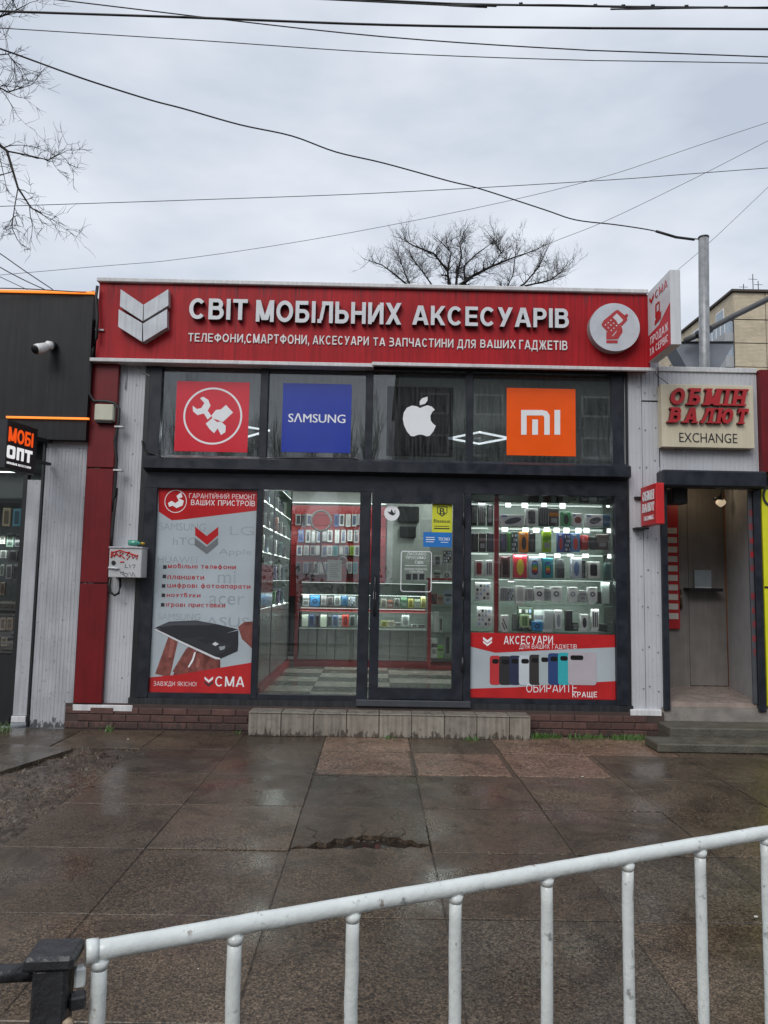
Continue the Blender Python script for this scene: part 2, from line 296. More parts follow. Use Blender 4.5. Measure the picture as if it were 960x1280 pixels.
# ---- bold stroke lettering (cyrillic capitals) drawn as outlines
def glyph(ch, t=.2):
    h = t / 2; S = []; sf = []
    def bar(x0, y0, x1, y1): S.append(([(x0, y0), (x1, y0), (x1, y1), (x0, y1)], None))
    def stem(x, a=0, b=1, serif=True):
        bar(x, a, x + t, b)
        if serif: sf.append((x, a, b))
    def para(xb, xt, y0, y1, k=1.12, thin=1.0):
        w_ = h * k * thin; S.append(([(xb - w_, y0), (xb + w_, y0), (xt + w_, y1), (xt - w_, y1)], None))
    def ring(cx, cy, rx, ry, a=.9): S.append((ell(cx, cy, rx, ry, 26), ell(cx, cy, rx - t, ry - t * a, 26)))
    def bowl(x0, x1, y0, y1, tv=None):
        tv = tv or t * .86; ry = (y1 - y0) / 2; cy = (y0 + y1) / 2; rx = min(ry * 1.05, (x1 - x0) * .8); o = [(x0, y1)]; n = 9
        for i in range(n + 1): a = math.pi / 2 - math.pi * i / n; o.append((x1 - rx + rx * math.cos(a), cy + ry * math.sin(a)))
        o.append((x0, y0)); o.append((x0, y0 + tv))
        for i in range(n + 1): a = -math.pi / 2 + math.pi * i / n; o.append((x1 - rx + (rx - t) * math.cos(a), cy + (ry - tv) * math.sin(a)))
        o.append((x0, y1 - tv)); S.append((o, None))
    b = t * .86
    if ch == 'С':
        W = .86; o = []; i_ = []
        for k in range(21): a = R_(42 + 276 * k / 20); o.append((W / 2 + W / 2 * math.cos(a), .5 + .5 * math.sin(a))); i_.append((W / 2 + (W / 2 - t) * math.cos(a), .5 + (.5 - b) * math.sin(a)))
        S.append((o + i_[::-1], None))
    elif ch == 'В': W = .78; stem(0); bowl(t, W - .05, .46, 1); bowl(t, W, 0, .46 + b * .999)
    elif ch == 'І': W = t; stem(0)
    elif ch == 'Т': W = .74; stem(W / 2 - h, 0, 1 - b); bar(0, 1 - b, W, 1); sf.pop(); sf.append((W / 2 - h, 0, .5)) ; sf.append(('v', 0, W))
    elif ch == 'М': W = .98; stem(0); stem(W - t); para(W / 2 - h * .5, t * .55, .08, .999, 1.25); para(W / 2 + h * .5, W - t * .55, .081, .998, 1.25)
    elif ch == 'О': W = .92; ring(W / 2, .5, W / 2, .5)
    elif ch == 'Б': W = .76; stem(0); bar(t, 1 - b, W * .9, 1); bowl(t, W, 0, .62)
    elif ch in 'ЛД':
        W = .82; z = 0 if ch == 'Л' else .0; stem(W - t, 0); bar(W * .26, 1 - b, W - t, 1); para(W * .2, W * .26 + h, 0 if ch == 'Д' else .12, 1 - b, 1.0, .85)
        if ch == 'Л': bar(-.02, 0, W * .24, b)
        else: bar(-.06, -.02, W + .08, b * .9); bar(-.06, -.2, -.06 + t * .8, -.021); bar(W + .08 - t * .8, -.2, W + .08, -.021); W += .08
    elif ch == 'Ь': W = .74; stem(0); bowl(t, W, 0, .62)
    elif ch == 'Н': W = .80; stem(0); stem(W - t); bar(t, .5 - b / 2, W - t, .5 + b / 2)
    elif ch == 'И': W = .84; stem(0); stem(W - t); para(t * .9, W - t * .9, .10, .90, 1.1)
    elif ch == 'Х': W = .84; para(h * 1.1, W - h * 1.1, 0, 1, 1.2); para(W - h * 1.1, h * 1.1, .001, .999, 1.2)
    elif ch == 'А': W = .90; para(h, W / 2 - h * .3, 0, 1, 1.1); para(W - h, W / 2 + h * .3, .001, .999, 1.1); bar(W * .22, .22, W * .78, .22 + b * .9); sf += [(-h * .3, 0, .5), (W - t, 0, .5)]
    elif ch == 'К': W = .80; stem(0); para(t, W - h * 1.1, .38, 1, 1.15); para(W - h * 1.1, t * 1.55, 0, .6, 1.15)
    elif ch == 'Е': W = .70; stem(0); bar(t, 1 - b, W, 1); bar(t, 0, W, b); bar(t, .5 - b * .45, W * .93, .5 + b * .45)
    elif ch == 'У': W = .82; para(W * .28, W - h * 1.1, 0, 1, 1.15); para(W * .5, h * 1.1, .36, .999, 1.15)
    elif ch == 'Р': W = .74; stem(0); bowl(t, W, .40, 1)
    elif ch == 'Ф': W = 1.0; stem(W / 2 - h, 0, 1); ring(W / 2, .52, W / 2, .36)
    elif ch == 'З': W = .72; bowl(.04, W - .04, .47, 1); bowl(.0, W, 0, .47 + b * .99); 
    elif ch == 'П': W = .80; stem(0); stem(W - t); bar(t, 1 - b, W - t, 1)
    elif ch == 'Ч': W = .76; stem(W - t); bar(0, .55, t, 1); bar(t * .4, .40, W - t, .40 + b)
    elif ch == 'Я': W = .76; stem(W - t); bowl(0, W - t, .40, 1); o, _ = S[-1]; S[-1] = ([(W - t - x, y) for x, y in o], None); para(h, W - t * 1.6, 0, .42, 1.1)
    elif ch == 'Ш': W = 1.08; stem(0); stem(W / 2 - h); stem(W - t); bar(t, 0, W / 2 - h, b); bar(W / 2 + h, 0, W - t, b)
    elif ch == 'Г': W = .62; stem(0); bar(t, 1 - b, W, 1)
    elif ch == 'Ж': W = 1.1; stem(W / 2 - h); para(W / 2 - h, h, .4, 1, 1.1); para(h, W / 2 - h * 1.6, 0, .56, 1.1); para(W / 2 + h, W - h, .4, 1, 1.1); para(W - h, W / 2 + h * 1.6, 0, .56, 1.1)
    elif ch == 'Ю': W = 1.12; stem(0); bar(t, .5 - b / 2, .4, .5 + b / 2); ring(.32 + .4, .5, .4, .5)
    elif ch == 'Й': W, S, sf = glyph('И', t); S = S + [([(W * .3, 1.08), (W * .7, 1.08), (W * .7, 1.18), (W * .3, 1.18)], None)]
    elif ch == 'Ї': W, S, sf = glyph('І', t); S = S + [([(-t * .9, 1.08), (-t * .1, 1.08), (-t * .1, 1.22), (-t * .9, 1.22)], None), ([(t * 1.1, 1.08), (t * 1.9, 1.08), (t * 1.9, 1.22), (t * 1.1, 1.22)], None)]
    elif ch in 'ЩЦ':
        W = 1.08 if ch == 'Щ' else .8; stem(0); stem(W - t); bar(t, 0, W - t, b); bar(W, -.2, W + t * .6, b); W += t * .6
        if ch == 'Щ': stem((W - t * .6) / 2 - h, b, 1)
    elif ch == 'Ґ': W = .62; stem(0); bar(t, 1 - b, W, 1); bar(W - t, 1, W, 1.16)
    elif ch == '-': W = .4; bar(0, .42, .4, .42 + b)
    elif ch == '!': W = t; bar(0, .3, t, 1); bar(0, 0, t, .18)
    elif ch == ',': W = t; bar(0, 0, t, t); para(h * .6, h * 1.2, -.18, 0, .8)
    else: W = .35
    return W, S, sf
def low(ch, t):
    X = .74; h = t / 2; b = t * .86
    rg_ = lambda cx, rx: (ell(cx, X / 2, rx, X / 2, 18), ell(cx, X / 2, rx - t, X / 2 - b, 18))
    R4 = lambda x0, y0, x1, y1: ([(x0, y0), (x1, y0), (x1, y1), (x0, y1)], None)
    if ch == 'а': return .68, [rg_(.34, .34), R4(.68 - t, 0, .68, X)], []
    if ch == 'е': return .66, [rg_(.33, .33), R4(t, X / 2 - b / 2, .66, X / 2 + b / 2)], []
    if ch == 'р': return .68, [rg_(.34, .34), R4(0, -.26, t, X)], []
    if ch == 'б': return .68, [rg_(.34, .34), R4(0, X / 2, t, .98), R4(t, 1.0 - b, .62, 1.0)], []
    if ch == 'ф': return .9, [rg_(.45, .42), R4(.45 - h, -.24, .45 + h, 1.0)], []
    W, S, sf = glyph(ch.upper(), t / .86)
    k = .86; return W * k, [([(x * k, y * X) for x, y in o], [(x * k, y * X) for x, y in hh] if hh else None) for o, hh in S], []
def stroke_word(s, q, y0, y1, m, side, parent, name='letter', t=.2, gap=.13, slope=0, shear=0, serif=False, joined=False):
    ls_ = s != s.upper(); dl = .26 if any(c in s for c in 'рфу') and ls_ else 0
    gl = [low(c, t) if c != c.upper() else glyph(c, t) for c in s]; tot = sum(g[0] for g in gl) + gap * (len(s) - 1); sx = (q[2] - q[0]) / (tot + shear); sz = q[3] - q[1]; x = 0; J_ = MB() if joined is True else joined
    if ls_: q = (q[0], q[1] + sz * .2 * (1 if dl else 0), q[2], q[3]); sz = q[3] - q[1]
    for c, (W, S, sf) in zip(s, gl):
        mb = J_ if joined else MB(); P = lambda p_: (q[0] + (x + p_[0] + shear * p_[1]) * sx, q[1] + p_[1] * sz + slope * (x + p_[0]) * sx)
        S = list(S)
        if serif:
            st_ = t * .42; e_ = t * .5
            for f_ in sf:
                if f_[0] == 'v': S += [([(f_[1], .68), (f_[1] + t * .45, .68), (f_[1] + t * .3, 1), (f_[1], 1)], None), ([(f_[2] - t * .45, .68), (f_[2], .68), (f_[2], 1), (f_[2] - t * .3, 1)], None)]; continue
                x_, a, b_ = f_
                if a == 0: S.append(([(x_ - e_, 0), (x_ + t + e_, 0), (x_ + t + e_, st_), (x_ - e_, st_)], None))
                if b_ == 1: S.append(([(x_ - e_, 1 - st_), (x_ + t + e_, 1 - st_), (x_ + t + e_, 1), (x_ - e_, 1)], None))
        for k, (o, hol) in enumerate(S): mb.poly([P(p_) for p_ in o], y0 + k * .0003, y1, m, holes=[[P(p_) for p_ in hol]] if hol else (), side=side)
        if not joined and c != ' ': mb.build(name, parent)
        x += W + gap
    if joined is True: J_.build(name, parent)
def word(name, s, q, y, m, parent, t=.0008, **k):
    return text_to(MB(), s, q, y, y + t if t else y, m, **k).build(name, parent)

exec_parts = []
# =================================================================== GROUND
PAV = pave_mat('paving_wet', (.026, .019, .013), (.120, .088, .060), .24, .55, 115, .78, .2)
PAVT = pave_mat('paving_tan', (.08, .050, .035), (.25, .165, .118), .22, .5, 75, .75)
PAVG = pave_mat('paving_grey', (.026, .021, .016), (.112, .090, .066), .20, .52, 115, .72, .2)
DIRT = pave_mat('dirt_wet', (.020, .016, .012), (.060, .047, .036), .25, .6, 60, .7)
ASPH = pave_mat('asphalt_wet', (.025, .025, .027), (.06, .06, .062), .2, .5, 120, .4)
gd = MB(); gd.add([(-400, -400, -.06), (400, -400, -.06), (400, 400, -.06), (-400, 400, -.06)], [(0, 1, 2, 3)], DIRT)
gd.build('ground', kind='structure', label='dark wet earth under and around the paving')
rd = MB(); rd.add([(-200, -24, -.054), (200, -24, -.054), (200, -10.4, -.054), (-200, -10.4, -.054)], [(0, 1, 2, 3)], ASPH)
for i in range(-16, 17): rd.box(i * 6 - 1.5, -17.3, -.052, i * 6 + 1.5, -17.15, -.050, WHITE)
rd.build('road', kind='structure', label='wet asphalt street behind the railing')
KERB = mat('kerb_concrete', (.20, .19, .18), .6, var=.2, bump=.3)
kb = MB(); kb.box(-120, -10.4, -.15, 120, -10.25, .06, KERB, .01); kb.box(-120, -24.15, -.15, 120, -24, .06, KERB, .01); kb.build('kerb', kind='structure')
fp = MB(); fp.box(-120, -40, -.05, 120, -24.15, .04, PAVG); fp.build('far_pavement', kind='structure')
fp = MB(); fp.box(-120, -10.25, -.05, 120, -7.92, -.003, PAVG); fp.build('roadside_verge', kind='structure')
jf = MB(); jf.add([(-8.8, -7.7, -.014), (9, -7.7, -.014), (9, -.02, -.014), (-8.8, -.02, -.014)], [(0, 1, 2, 3)], DIRT)
pv = thing('pavement', 'wet brown paving slabs in front of the shops', None, kind='structure')
P0 = .84; J = .007
cols = [-.48 + P0 * k for k in range(-10, 12)]
rows = [-.93 - .853 * k for k in range(0, 9)]
def slab_mesh(w_, h_, m, c=.006):
    mb = MB(); mb.box(-w_ / 2, -h_ / 2, -.05, w_ / 2, h_ / 2, 0, m, .003); me = bpy.data.meshes.new('paving_slab')
    me.from_pydata(mb.v, [], mb.f); me.materials.append(m); return me
SM = {k: slab_mesh(P0 - J, .853 - J, m) for k, m in (('a', PAV), ('g', PAVG), ('t', PAVT))}
SM0 = {k: slab_mesh(P0 - J, .80 - J, m) for k, m in (('a', PAV), ('t', PAVT))}
tan = {(9, 0), (11, 0), (12, 0), (10, 0)}
rs = random.Random(5)
def rubble(x, y): return -3.45 < x < -2.1 and -3.3 < y < -1.9 or (-2.9 < x < -2.2 and -2 < y < -.9) or (x < -2.9 and -3.4 < y < -2.0 and x > -4.2)
for j, yt in enumerate([-.13 + 0] + rows[:-1]):
    yb = rows[j]
    for i, x0 in enumerate(cols[:-1]):
        x1 = x0 + P0; cx, cy_ = (x0 + x1) / 2, (yt + yb) / 2
        if rubble(cx, cy_): continue
        if j == 3 and i == 10: continue
        key = 'g' if rs.random() < .25 else 'a'
        if j == 0: key = 't' if (i in (10, 12, 13)) else 'a'; me = SM0[key]
        elif j == 1 and i in (10, 11, 12): me = SM['a']; 
        else: me = SM[key]
        o = bpy.data.objects.new('paving_slab', me); lnk(o); o.parent = pv
        o.location = (cx, cy_, rs.uniform(-.004, .003)); o.rotation_euler = (rs.uniform(-.003, .003), rs.uniform(-.003, .003), rs.uniform(-.004, .004))
# tan exposed slabs seen just in front of the step
for q in ((-.47, .33), (.38, 1.15), (1.2, 1.98)):
    mb = MB(); mb.box(q[0], -1.74, -.045, q[1], -.97, .0045, PAVT, .004); mb.build('paving_slab', pv, 'paler reddish pebbled slab')
# broken slab with a jagged front edge and puddle
bs = [(-.477, -2.64), (.354, -2.64), (.354, -3.36), (.32, -3.33), (.29, -3.35), (.25, -3.27), (.21, -3.285), (.17, -3.23), (.11, -3.24), (.06, -3.2), (.0, -3.215), (-.05, -3.19), (-.09, -3.25), (-.12, -3.23), (-.17, -3.28), (-.22, -3.265), (-.27, -3.36), (-.33, -3.33), (-.38, -3.42), (-.44, -3.40), (-.477, -3.45)]
MB().poly(bs, -.001, -.05, PAV, axis='z').build('paving_slab', pv, 'broken slab with a jagged crumbled front edge')
fr_ = [(-.477, -3.482), (.354, -3.482), (.354, -3.36), (.29, -3.40), (.24, -3.375), (.2, -3.41), (.12, -3.39), (.05, -3.43), (-.04, -3.40), (-.12, -3.44), (-.2, -3.42), (-.3, -3.45), (-.37, -3.43), (-.477, -3.455)]
MB().poly(fr_, -.006, -.05, PAV, axis='z').build('slab_fragment', pv)
WATER = mat('puddle_water', (.022, .016, .012), .05, var=.1)
MB().poly([(-.47, -3.35), (-.3, -3.23), (0, -3.18), (.34, -3.25), (.35, -3.37), (0, -3.40), (-.3, -3.38)], -.028, -.03, WATER, axis='z').build('puddle', pv)
ck = MB()
for pts in (((-.06, -3.19), (-.03, -3.10), (-.07, -3.02), (-.04, -2.93)), ((.17, -3.23), (.22, -3.15), (.20, -3.07)), ((-.3, -3.35), (-.36, -3.24), (-.34, -3.16), (-.42, -3.08)), ((.06, -3.2), (.10, -3.12), (.09, -3.05))):
    ck.tube([(x, y, .0) for x, y in pts], [.004 - .001 * k for k in range(len(pts))], DIRT, 5)
ck.build('crack', pv, kind='stuff')
cr_ = MB(); r2 = random.Random(3)
for k in range(26):
    x = r2.uniform(-.46, .34); y = -3.19 - .05 * r2.random() - .02; s_ = r2.uniform(.005, .014)
    cr_.box(x - s_, y - s_ * .7, -.035, x + s_, y + s_ * .7, -.035 + s_ * 1.3, DIRT, s_ * .3)
cr_.build('concrete_crumbs', pv, kind='stuff')
# rubble patch: uneven dirt sheet with stones
from mathutils import noise as mnoise
rb = MB(); nx, ny = 70, 76; vs_ = []
for j in range(ny + 1):
    for i in range(nx + 1):
        x = -4.6 + 2.75 * i / nx; y = -.75 - 3.0 * j / ny
        h = mnoise.noise(Vector((x * 7, y * 7, 0))) * .022 + mnoise.noise(Vector((x * 23, y * 23, 4))) * .014
        edge = min(1, max(0, (x + 4.6) * 3), (-1.85 - x) * 4, (y + 3.75) * 4, (-.75 - y) * 4)
        vs_.append((x, y, -.012 + h - .03 * (1 - edge)))
RUB = pave_mat('rubble_wet', (.022, .016, .012), (.115, .085, .062), .28, .6, 55, .9, .1)
rb.add(vs_, [(j * (nx + 1) + i, (j + 1) * (nx + 1) + i, (j + 1) * (nx + 1) + i + 1, j * (nx + 1) + i + 1) for j in range(ny) for i in range(nx)], RUB, True)
STONE = mat('stone_bits', (.11, .088, .068), .5, var=.35, scale=30)
for k in range(3600):
    x = r2.uniform(-4.3, -1.9); y = r2.uniform(-3.6, -.85); 
    if not rubble(x, y): continue
    s_ = r2.uniform(.003, .011) * (1 if r2.random() < .96 else 2); a = r2.random() * 3
    c_, d_ = math.cos(a) * s_, math.sin(a) * s_; z = -.008
    v = [(x - c_, y - d_, z - .01), (x + d_, y - c_, z - .01), (x + c_, y + d_, z - .01), (x - d_, y + c_, z - .01), (x - c_ * .5, y - d_ * .4, z + s_ * .7), (x + c_ * .4, y + d_ * .6, z + s_ * .6)]
    rb.add(v, [(0, 1, 4), (1, 2, 5), (1, 5, 4), (2, 3, 5), (3, 0, 4), (3, 4, 5)], STONE if r2.random() < .6 else RUB)
rb.build('rubble', label='broken gravelly patch where slabs are missing', kind='stuff')
MB().poly([(-9, -.95), (-3.2, -.95), (-2.72, -1.08), (-2.78, -1.3), (-2.98, -1.98), (-9, -2.06)], .02, -.05, PAVG, axis='z').build('concrete_apron', kind='structure', label='raised concrete apron at the left shop')
# litter and grass
lt = MB(); LEAF = flat((.22, .13, .06), .6); PAPER = flat((.6, .58, .52), .7)
for k in range(110):
    x, y = r2.uniform(-3, 3.4), r2.uniform(-5.2, -.5); s_ = r2.uniform(.004, .010); a = r2.random() * 6
    lt.add([(x, y, .006), (x + s_ * math.cos(a), y + s_ * math.sin(a), .009), (x + s_ * 1.6 * math.cos(a + .6), y + s_ * 1.6 * math.sin(a + .6), .007)], [(0, 1, 2)], PAPER if r2.random() < .22 else LEAF)
for (px_, py_) in ((1.733,-1.735), (1.858,-4.293), (-2.383,-0.597)):
    lt.poly(ell(px_, py_, .010, .006, 7), .011, .006, PAPER, axis='z')
lt.build('litter', label='small scraps of leaves and paper on the wet slabs', kind='stuff')
GRASS = mat('grass_green', (.055, .12, .02), .5, var=.3, scale=30)
gr = MB()
def tuft(x, y, n, h, sp, z=0):
    for _ in range(n):
        a = r2.random() * 6.28; bx_, by = x + r2.gauss(0, sp), y + r2.gauss(0, .02); hh = h * r2.uniform(.4, 1.1); w_ = .004; lx, ly = math.cos(a) * hh * .6, math.sin(a) * hh * .6
        gr.add([(bx_ - w_, by, z), (bx_ + w_, by, z), (bx_ + lx * .5 + w_ * .7, by + ly * .5, z + hh * .7), (bx_ + lx, by + ly, z + hh), (bx_ + lx * .5 - w_ * .7, by + ly * .5, z + hh * .7)], [(0, 1, 2, 4), (4, 2, 3)], GRASS)
for k in range(26): tuft(r2.uniform(1.7, 2.85), -.19, 16, .055, .035)
tuft(1.68, -.24, 26, .08, .03); tuft(1.02, -.36, 26, .045, .05); tuft(.16, -.36, 22, .045, .04); tuft(-2.72, -.2, 26, .07, .03); tuft(-3.75, -.3, 30, .1, .05); tuft(-1.4, -.2, 8, .04, .02)
gr.build('grass_tufts', label='green weeds growing along the brick plinth', kind='stuff')
# =================================================================== SHOP BUILDING
shop = thing('shop_building', 'single storey glass fronted phone accessory shop under red fascia', 'shop', (0, .0, 0))
INT = mat('interior_grey', (.42, .44, .42), .5, var=.05)
INTD = mat('interior_panel', (.30, .33, .31), .35, var=.08)
SLAT = mat('slatwall_red', (.30, .022, .025), .4, var=.08)
SL, SR = -3.218, 3.107
bxs = lambda n_, x0, y0, z0, x1, y1, z1, m, p=None, c=0, lab=None: MB().box(x0, y0, z0, x1, y1, z1, m, c).build(n_, p if p is not None else shop, lab)
bxs('floor_slab', SL, .02, .0, SR, 5.2, .32, mat('concrete_floor', (.25, .25, .24), .7))
bxs('ceiling', SL, .12, 3.86, SR, 5.2, 3.95, INT)
bxs('side_wall', SL, .03, .32, SL + .12, 5.2, 4.3, CLAD); bxs('side_wall', SR - .12, .03, .32, SR, 5.2, 4.3, CLAD)
bxs('rear_wall', SL + .12, 4.5, .32, SR - .12, 4.62, 3.86, INT)
bxs('roof', SL - .02, .02, 4.3, SR + .02, 5.3, 4.42, mat('roof_felt', (.06, .06, .065), .8))
# floor tiles
TL = [mat('tile_light', (.62, .63, .55), .2, var=.06, rvar=.08), mat('tile_dark', (.20, .235, .205), .2, var=.08, rvar=.08)]
tms = []
for k in (0, 1):
    mb = MB(); mb.box(-.448, -.208, -.012, .448, .208, 0, TL[k], .002); me = bpy.data.meshes.new('floor_tile'); me.from_pydata(mb.v, [], mb.f); me.materials.append(TL[k]); tms.append(me)
for i in range(-3, 4):
    for j in range(9):
        o = bpy.data.objects.new('floor_tile', tms[(i + j) % 2]); lnk(o); o.parent = shop; o.location = (-.26 + .9 * i, .24 + .42 * j, .34)
# plinth bricks
MORT = mat('mortar_dark', (.055, .036, .031), .8, var=.2)
BRK = mat('painted_brick', (.085, .042, .035), .6, var=.25, scale=9, grime=.4, rnd=.25, bump=.3)
pl = bxs('plinth', SL - .004, -.07, -.05, 3.06, .02, .255, MORT); tag(pl, 'low plinth of dull red painted brick')
mb = MB(); mb.box(-.122, -.03, -.032, .122, .03, .032, BRK, .004); mould(BRK, .0, .3, (.03, .026, .022), .7); bme = bpy.data.meshes.new('brick'); bme.from_pydata(mb.v, [], mb.f); bme.materials.append(BRK)
for j in range(3):
    x = SL + (.127 if j % 2 else 0) + .127
    while x < 3.0:
        if not (-1.2 < x < 1.55) :
            o = bpy.data.objects.new('brick', bme); lnk(o); o.parent = pl; o.location = (x, -.048 - rng.uniform(0, .004), .035 + j * .075)
        x += .254
# ribbed cladding
def ribbed(name, q, y, parent, m, pitch=.036, dep=.003, label=None):
    n_ = max(2, int(round((q[2] - q[0]) / pitch))); st = (q[2] - q[0]) / n_; prof = []
    for i in range(n_):
        x = q[0] + i * st; prof += [(x, y), (x + st * .62, y), (x + st * .70, y + dep), (x + st * .92, y + dep)]
    prof.append((q[2], y)); b = MB(); K = len(prof)
    b.add([(p_[0], p_[1], q[1]) for p_ in prof] + [(p_[0], p_[1], q[3]) for p_ in prof], [(i, i + 1, K + i + 1, K + i) for i in range(K - 1)], m)
    b.box(q[0], y + dep + .001, q[1], q[2], y + dep + .02, q[3], m)
    return b.build(name, parent, label)
zb = 0.226; zt = 3.982
ribbed('cladding_panel', (-3.022, zb, -2.518, zt), -.02, shop, CLAD)
xr0, xr1, xr2 = 2.7, 2.891, 3.073
ribbed('cladding_panel', (xr0, 0.274, xr1 - .006, 4.001), -.02, shop, CLAD, .05)
ribbed('cladding_panel', (xr1 + .002, 0.276, xr2, 3.605), -.017, shop, CLAD, .05)
ribbed('cladding_panel', (xr1 + .002, 3.623, xr2, 4.003), -.019, shop, CLAD, .05)
sw = MB(); SCR = mat('screw_head', (.22, .2, .18), .4, .5)
for x_ in (-2.664, -2.561, xr0 + .03, xr1 - .03, xr1 + .04, xr2 - .04):
    for k in range(9): sw.poly(ell(x_ + rng.uniform(-.006, .006), .52 + .4 * k + rng.uniform(-.05, .05), .007, .007, 6), -.026, -.012, SCR)
sw.build('screw_heads', shop, kind='stuff')
bx('drip_sill', (-3.145, 0.177, -2.52, 0.243), -.08, .0, TRIM, shop, .006)
bx('drip_sill', (2.705, 0.221, 3.035, 0.287), -.08, .0, TRIM, shop, .006)
# red pilaster made of three panels
XA, XB = -3.134, -2.845
for a, b in ((2.741 + .006, 3.938), (1.507 + .006, 2.74 - .006), (0.259, 1.507 - .006)):
    bxs('pilaster_panel', XA, -.09, a, XB, -.028, b, PANELRED, c=.004)
# frame members
FX = dict(a=-2.517, b=-2.385, c=-1.305, d=-1.22, e=-0.152, f=-0.07, g=0.955, h=1.03, i=2.558, j=2.682)
ZU0, ZU1 = 2.885, 3.895   # upper glass
ZL0, ZL1 = 0.371, 2.546   # lower glass
LX = dict(a=-2.508, b=-2.38, c=-1.302, d=-1.238, e=-0.187, f=-0.07, g=0.94, h=1.018, i=2.572, j=2.702)
ZTOP = 3.995; ZBASE = 0.32
bxs('top_rail', FX['a'], -.05, ZU1, FX['j'], .06, ZTOP + .04, DARK)
bxs('transom', LX['a'], -.047, ZL1, LX['j'], .06, ZU0, DARK)
for x0, x1 in ((FX['a'], FX['b']), (FX['c'], FX['d']), (FX['e'], FX['f']), (FX['g'], FX['h']), (FX['i'], FX['j'])):
    bxs('mullion', x0, -.044, ZU0 + .001, x1, .05, ZU1 - .001, DARK, c=.004)
for x0, x1 in ((LX['a'], LX['b']), (LX['c'], LX['d']), (LX['e'], LX['f']), (LX['g'], LX['h']), (LX['i'], LX['j'])):
    bxs('mullion', x0, -.05, ZBASE, x1, .05, ZL1 - .001, DARK, c=.005)
for x0, x1 in ((LX['b'], LX['c']), (LX['d'], LX['e']), (LX['h'], LX['i'])):
    bxs('bottom_rail', x0 + .001, -.038, ZBASE, x1 - .001, .05, ZL0, DARK)
bxs('outer_post', LX['a'] - .06, -.035, .3, LX['a'] - .002, .04, ZTOP, BLACK); bxs('outer_post', LX['j'] + .002, -.035, .3, LX['j'] + .03, .04, ZTOP, BLACK)
# canopy beam over the lower windows, with its shadow gap
bm_ = 2.745; bt_ = 2.866
b = MB(); b.poly([(-.17, bm_), (-.17, bt_ - .01), (-.15, bt_), (-.05, bt_ + .035), (-.05, bm_ - .03)], LX['a'] + .0, LX['j'] + .01, DARK); v2 = [(p_[1], p_[0], p_[2]) for p_ in b.v]; b.v = v2; b.f = [f[::-1] for f in b.f]
b.build('canopy_beam', shop)
bxs('base_board', LX['a'] - .07, -.055, 0.205, LX['j'] + .04, .02, ZBASE - .001, mat('base_board_black', (.022, .024, .028), .5, streak=.5, grime=.5))
# glass
for a, b_ in (('b', 'c'), ('d', 'e'), ('f', 'g'), ('h', 'i')):
    o = bxs('glass_pane', FX[a], 0, ZU0, FX[b_], .006, ZU1, GLASS_UP); 
for a, b_ in (('b', 'c'), ('d', 'e'), ('h', 'i')):
    o = bxs('glass_pane', LX[a], 0, ZL0, LX[b_], .006, ZL1, GLASS)
# door leaf
ZD0, ZD1 = 0.351, 2.555
dx0, dx1 = LX['f'] + .012, LX['g'] - .012; gx0, gx1, gz0, gz1 = 0.041, 0.821, 0.464, 2.427
b = MB()
b.poly([(dx0, ZD0), (dx1, ZD0), (dx1, ZD1 - .01), (dx0, ZD1 - .01)], -.06, .02, DARK, holes=[[(gx0, gz0), (gx1, gz0), (gx1, gz1), (gx0, gz1)]])
door = b.build('door', shop, 'dark framed glass entrance door')
bx('glass_pane', (gx0, gz0, gx1, gz1), -.02, -.014, GLASS, door)
hx = dx0 + .045
b = MB(); b.tube([(hx, -.06, 1.22), (hx, -.10, 1.24), (hx, -.105, 1.36), (hx, -.105, 1.5), (hx, -.10, 1.62), (hx, -.06, 1.64)], .011, BLACK, 8); b.build('handle', door)
bx('lock_plate', (hx - .014, 1.39, hx + .014, 1.47), -.066, -.06, SILVER, door)
for zz in (.72, 1.52, 2.28): b = MB(); b.tube([(dx1 + .002, -.075, zz - .08), (dx1 + .002, -.075, zz + .08)], .014, BLACK, 8); b.build('hinge', door)
bxs('door_sill', LX['e'], -.10, 0.277, LX['h'], -.0555, 0.343, mat('sill_metal', (.05, .055, .065), .35, grime=.4), c=.006)
# fascia sign ----------------------------------------------------------------
sign = thing('shop_fascia_sign', 'long red fascia sign with silver raised lettering over the shop windows', 'sign', (0, -.14, 3.9))
FZ0, FZ1 = 3.932, 4.777; FX0, FX1 = -3.085, 2.946
b = MB(); b.box(FX0, -.14, FZ0, FX1, .04, FZ1, RED)
b.build('panel', sign)
for sx_ in (FX0 + 1.5, xk0 := (FX0 + FX1) / 2 - .02, FX1 - 1.55): MB().box(sx_, -.1412, FZ0, sx_ + .005, -.1401, FZ1, mat('seam_dark_red', (.10, .006, .01), .6)).build('panel_seam', sign)
b = MB(); g0 = random.Random(4)
for k in range(150):
    x_ = g0.uniform(FX0 + .05, FX1 - .1); h_ = g0.uniform(.03, .22) * (1 if g0.random() < .8 else 1.6); w_ = g0.uniform(.002, .006); b.add([(x_ - w_, -.1409, FZ1 - .002), (x_ + w_, -.1409, FZ1 - .002), (x_ + w_ * .2, -.1409, FZ1 - h_)], [(0, 2, 1)], mat('drip_stain', (.12, .012, .016), .6))
b.build('drip_stains', sign, kind='stuff')
bx('coping', (FX0 - .02, FZ1 + .001, FX1 - .02, FZ1 + .05), -.18, .06, TRIM, sign, .008)
xk = -0.08
bx('drip_edge', (FX0 - .05, FZ0 - .045, xk + .01, FZ0 - .002), -.175, -.02, TRIM, sign, .006)
bx('drip_edge', (xk - .01, FZ0 - .028, FX1 + .04, FZ0 + .012), -.185, -.142, TRIM, sign, .006)
em = None
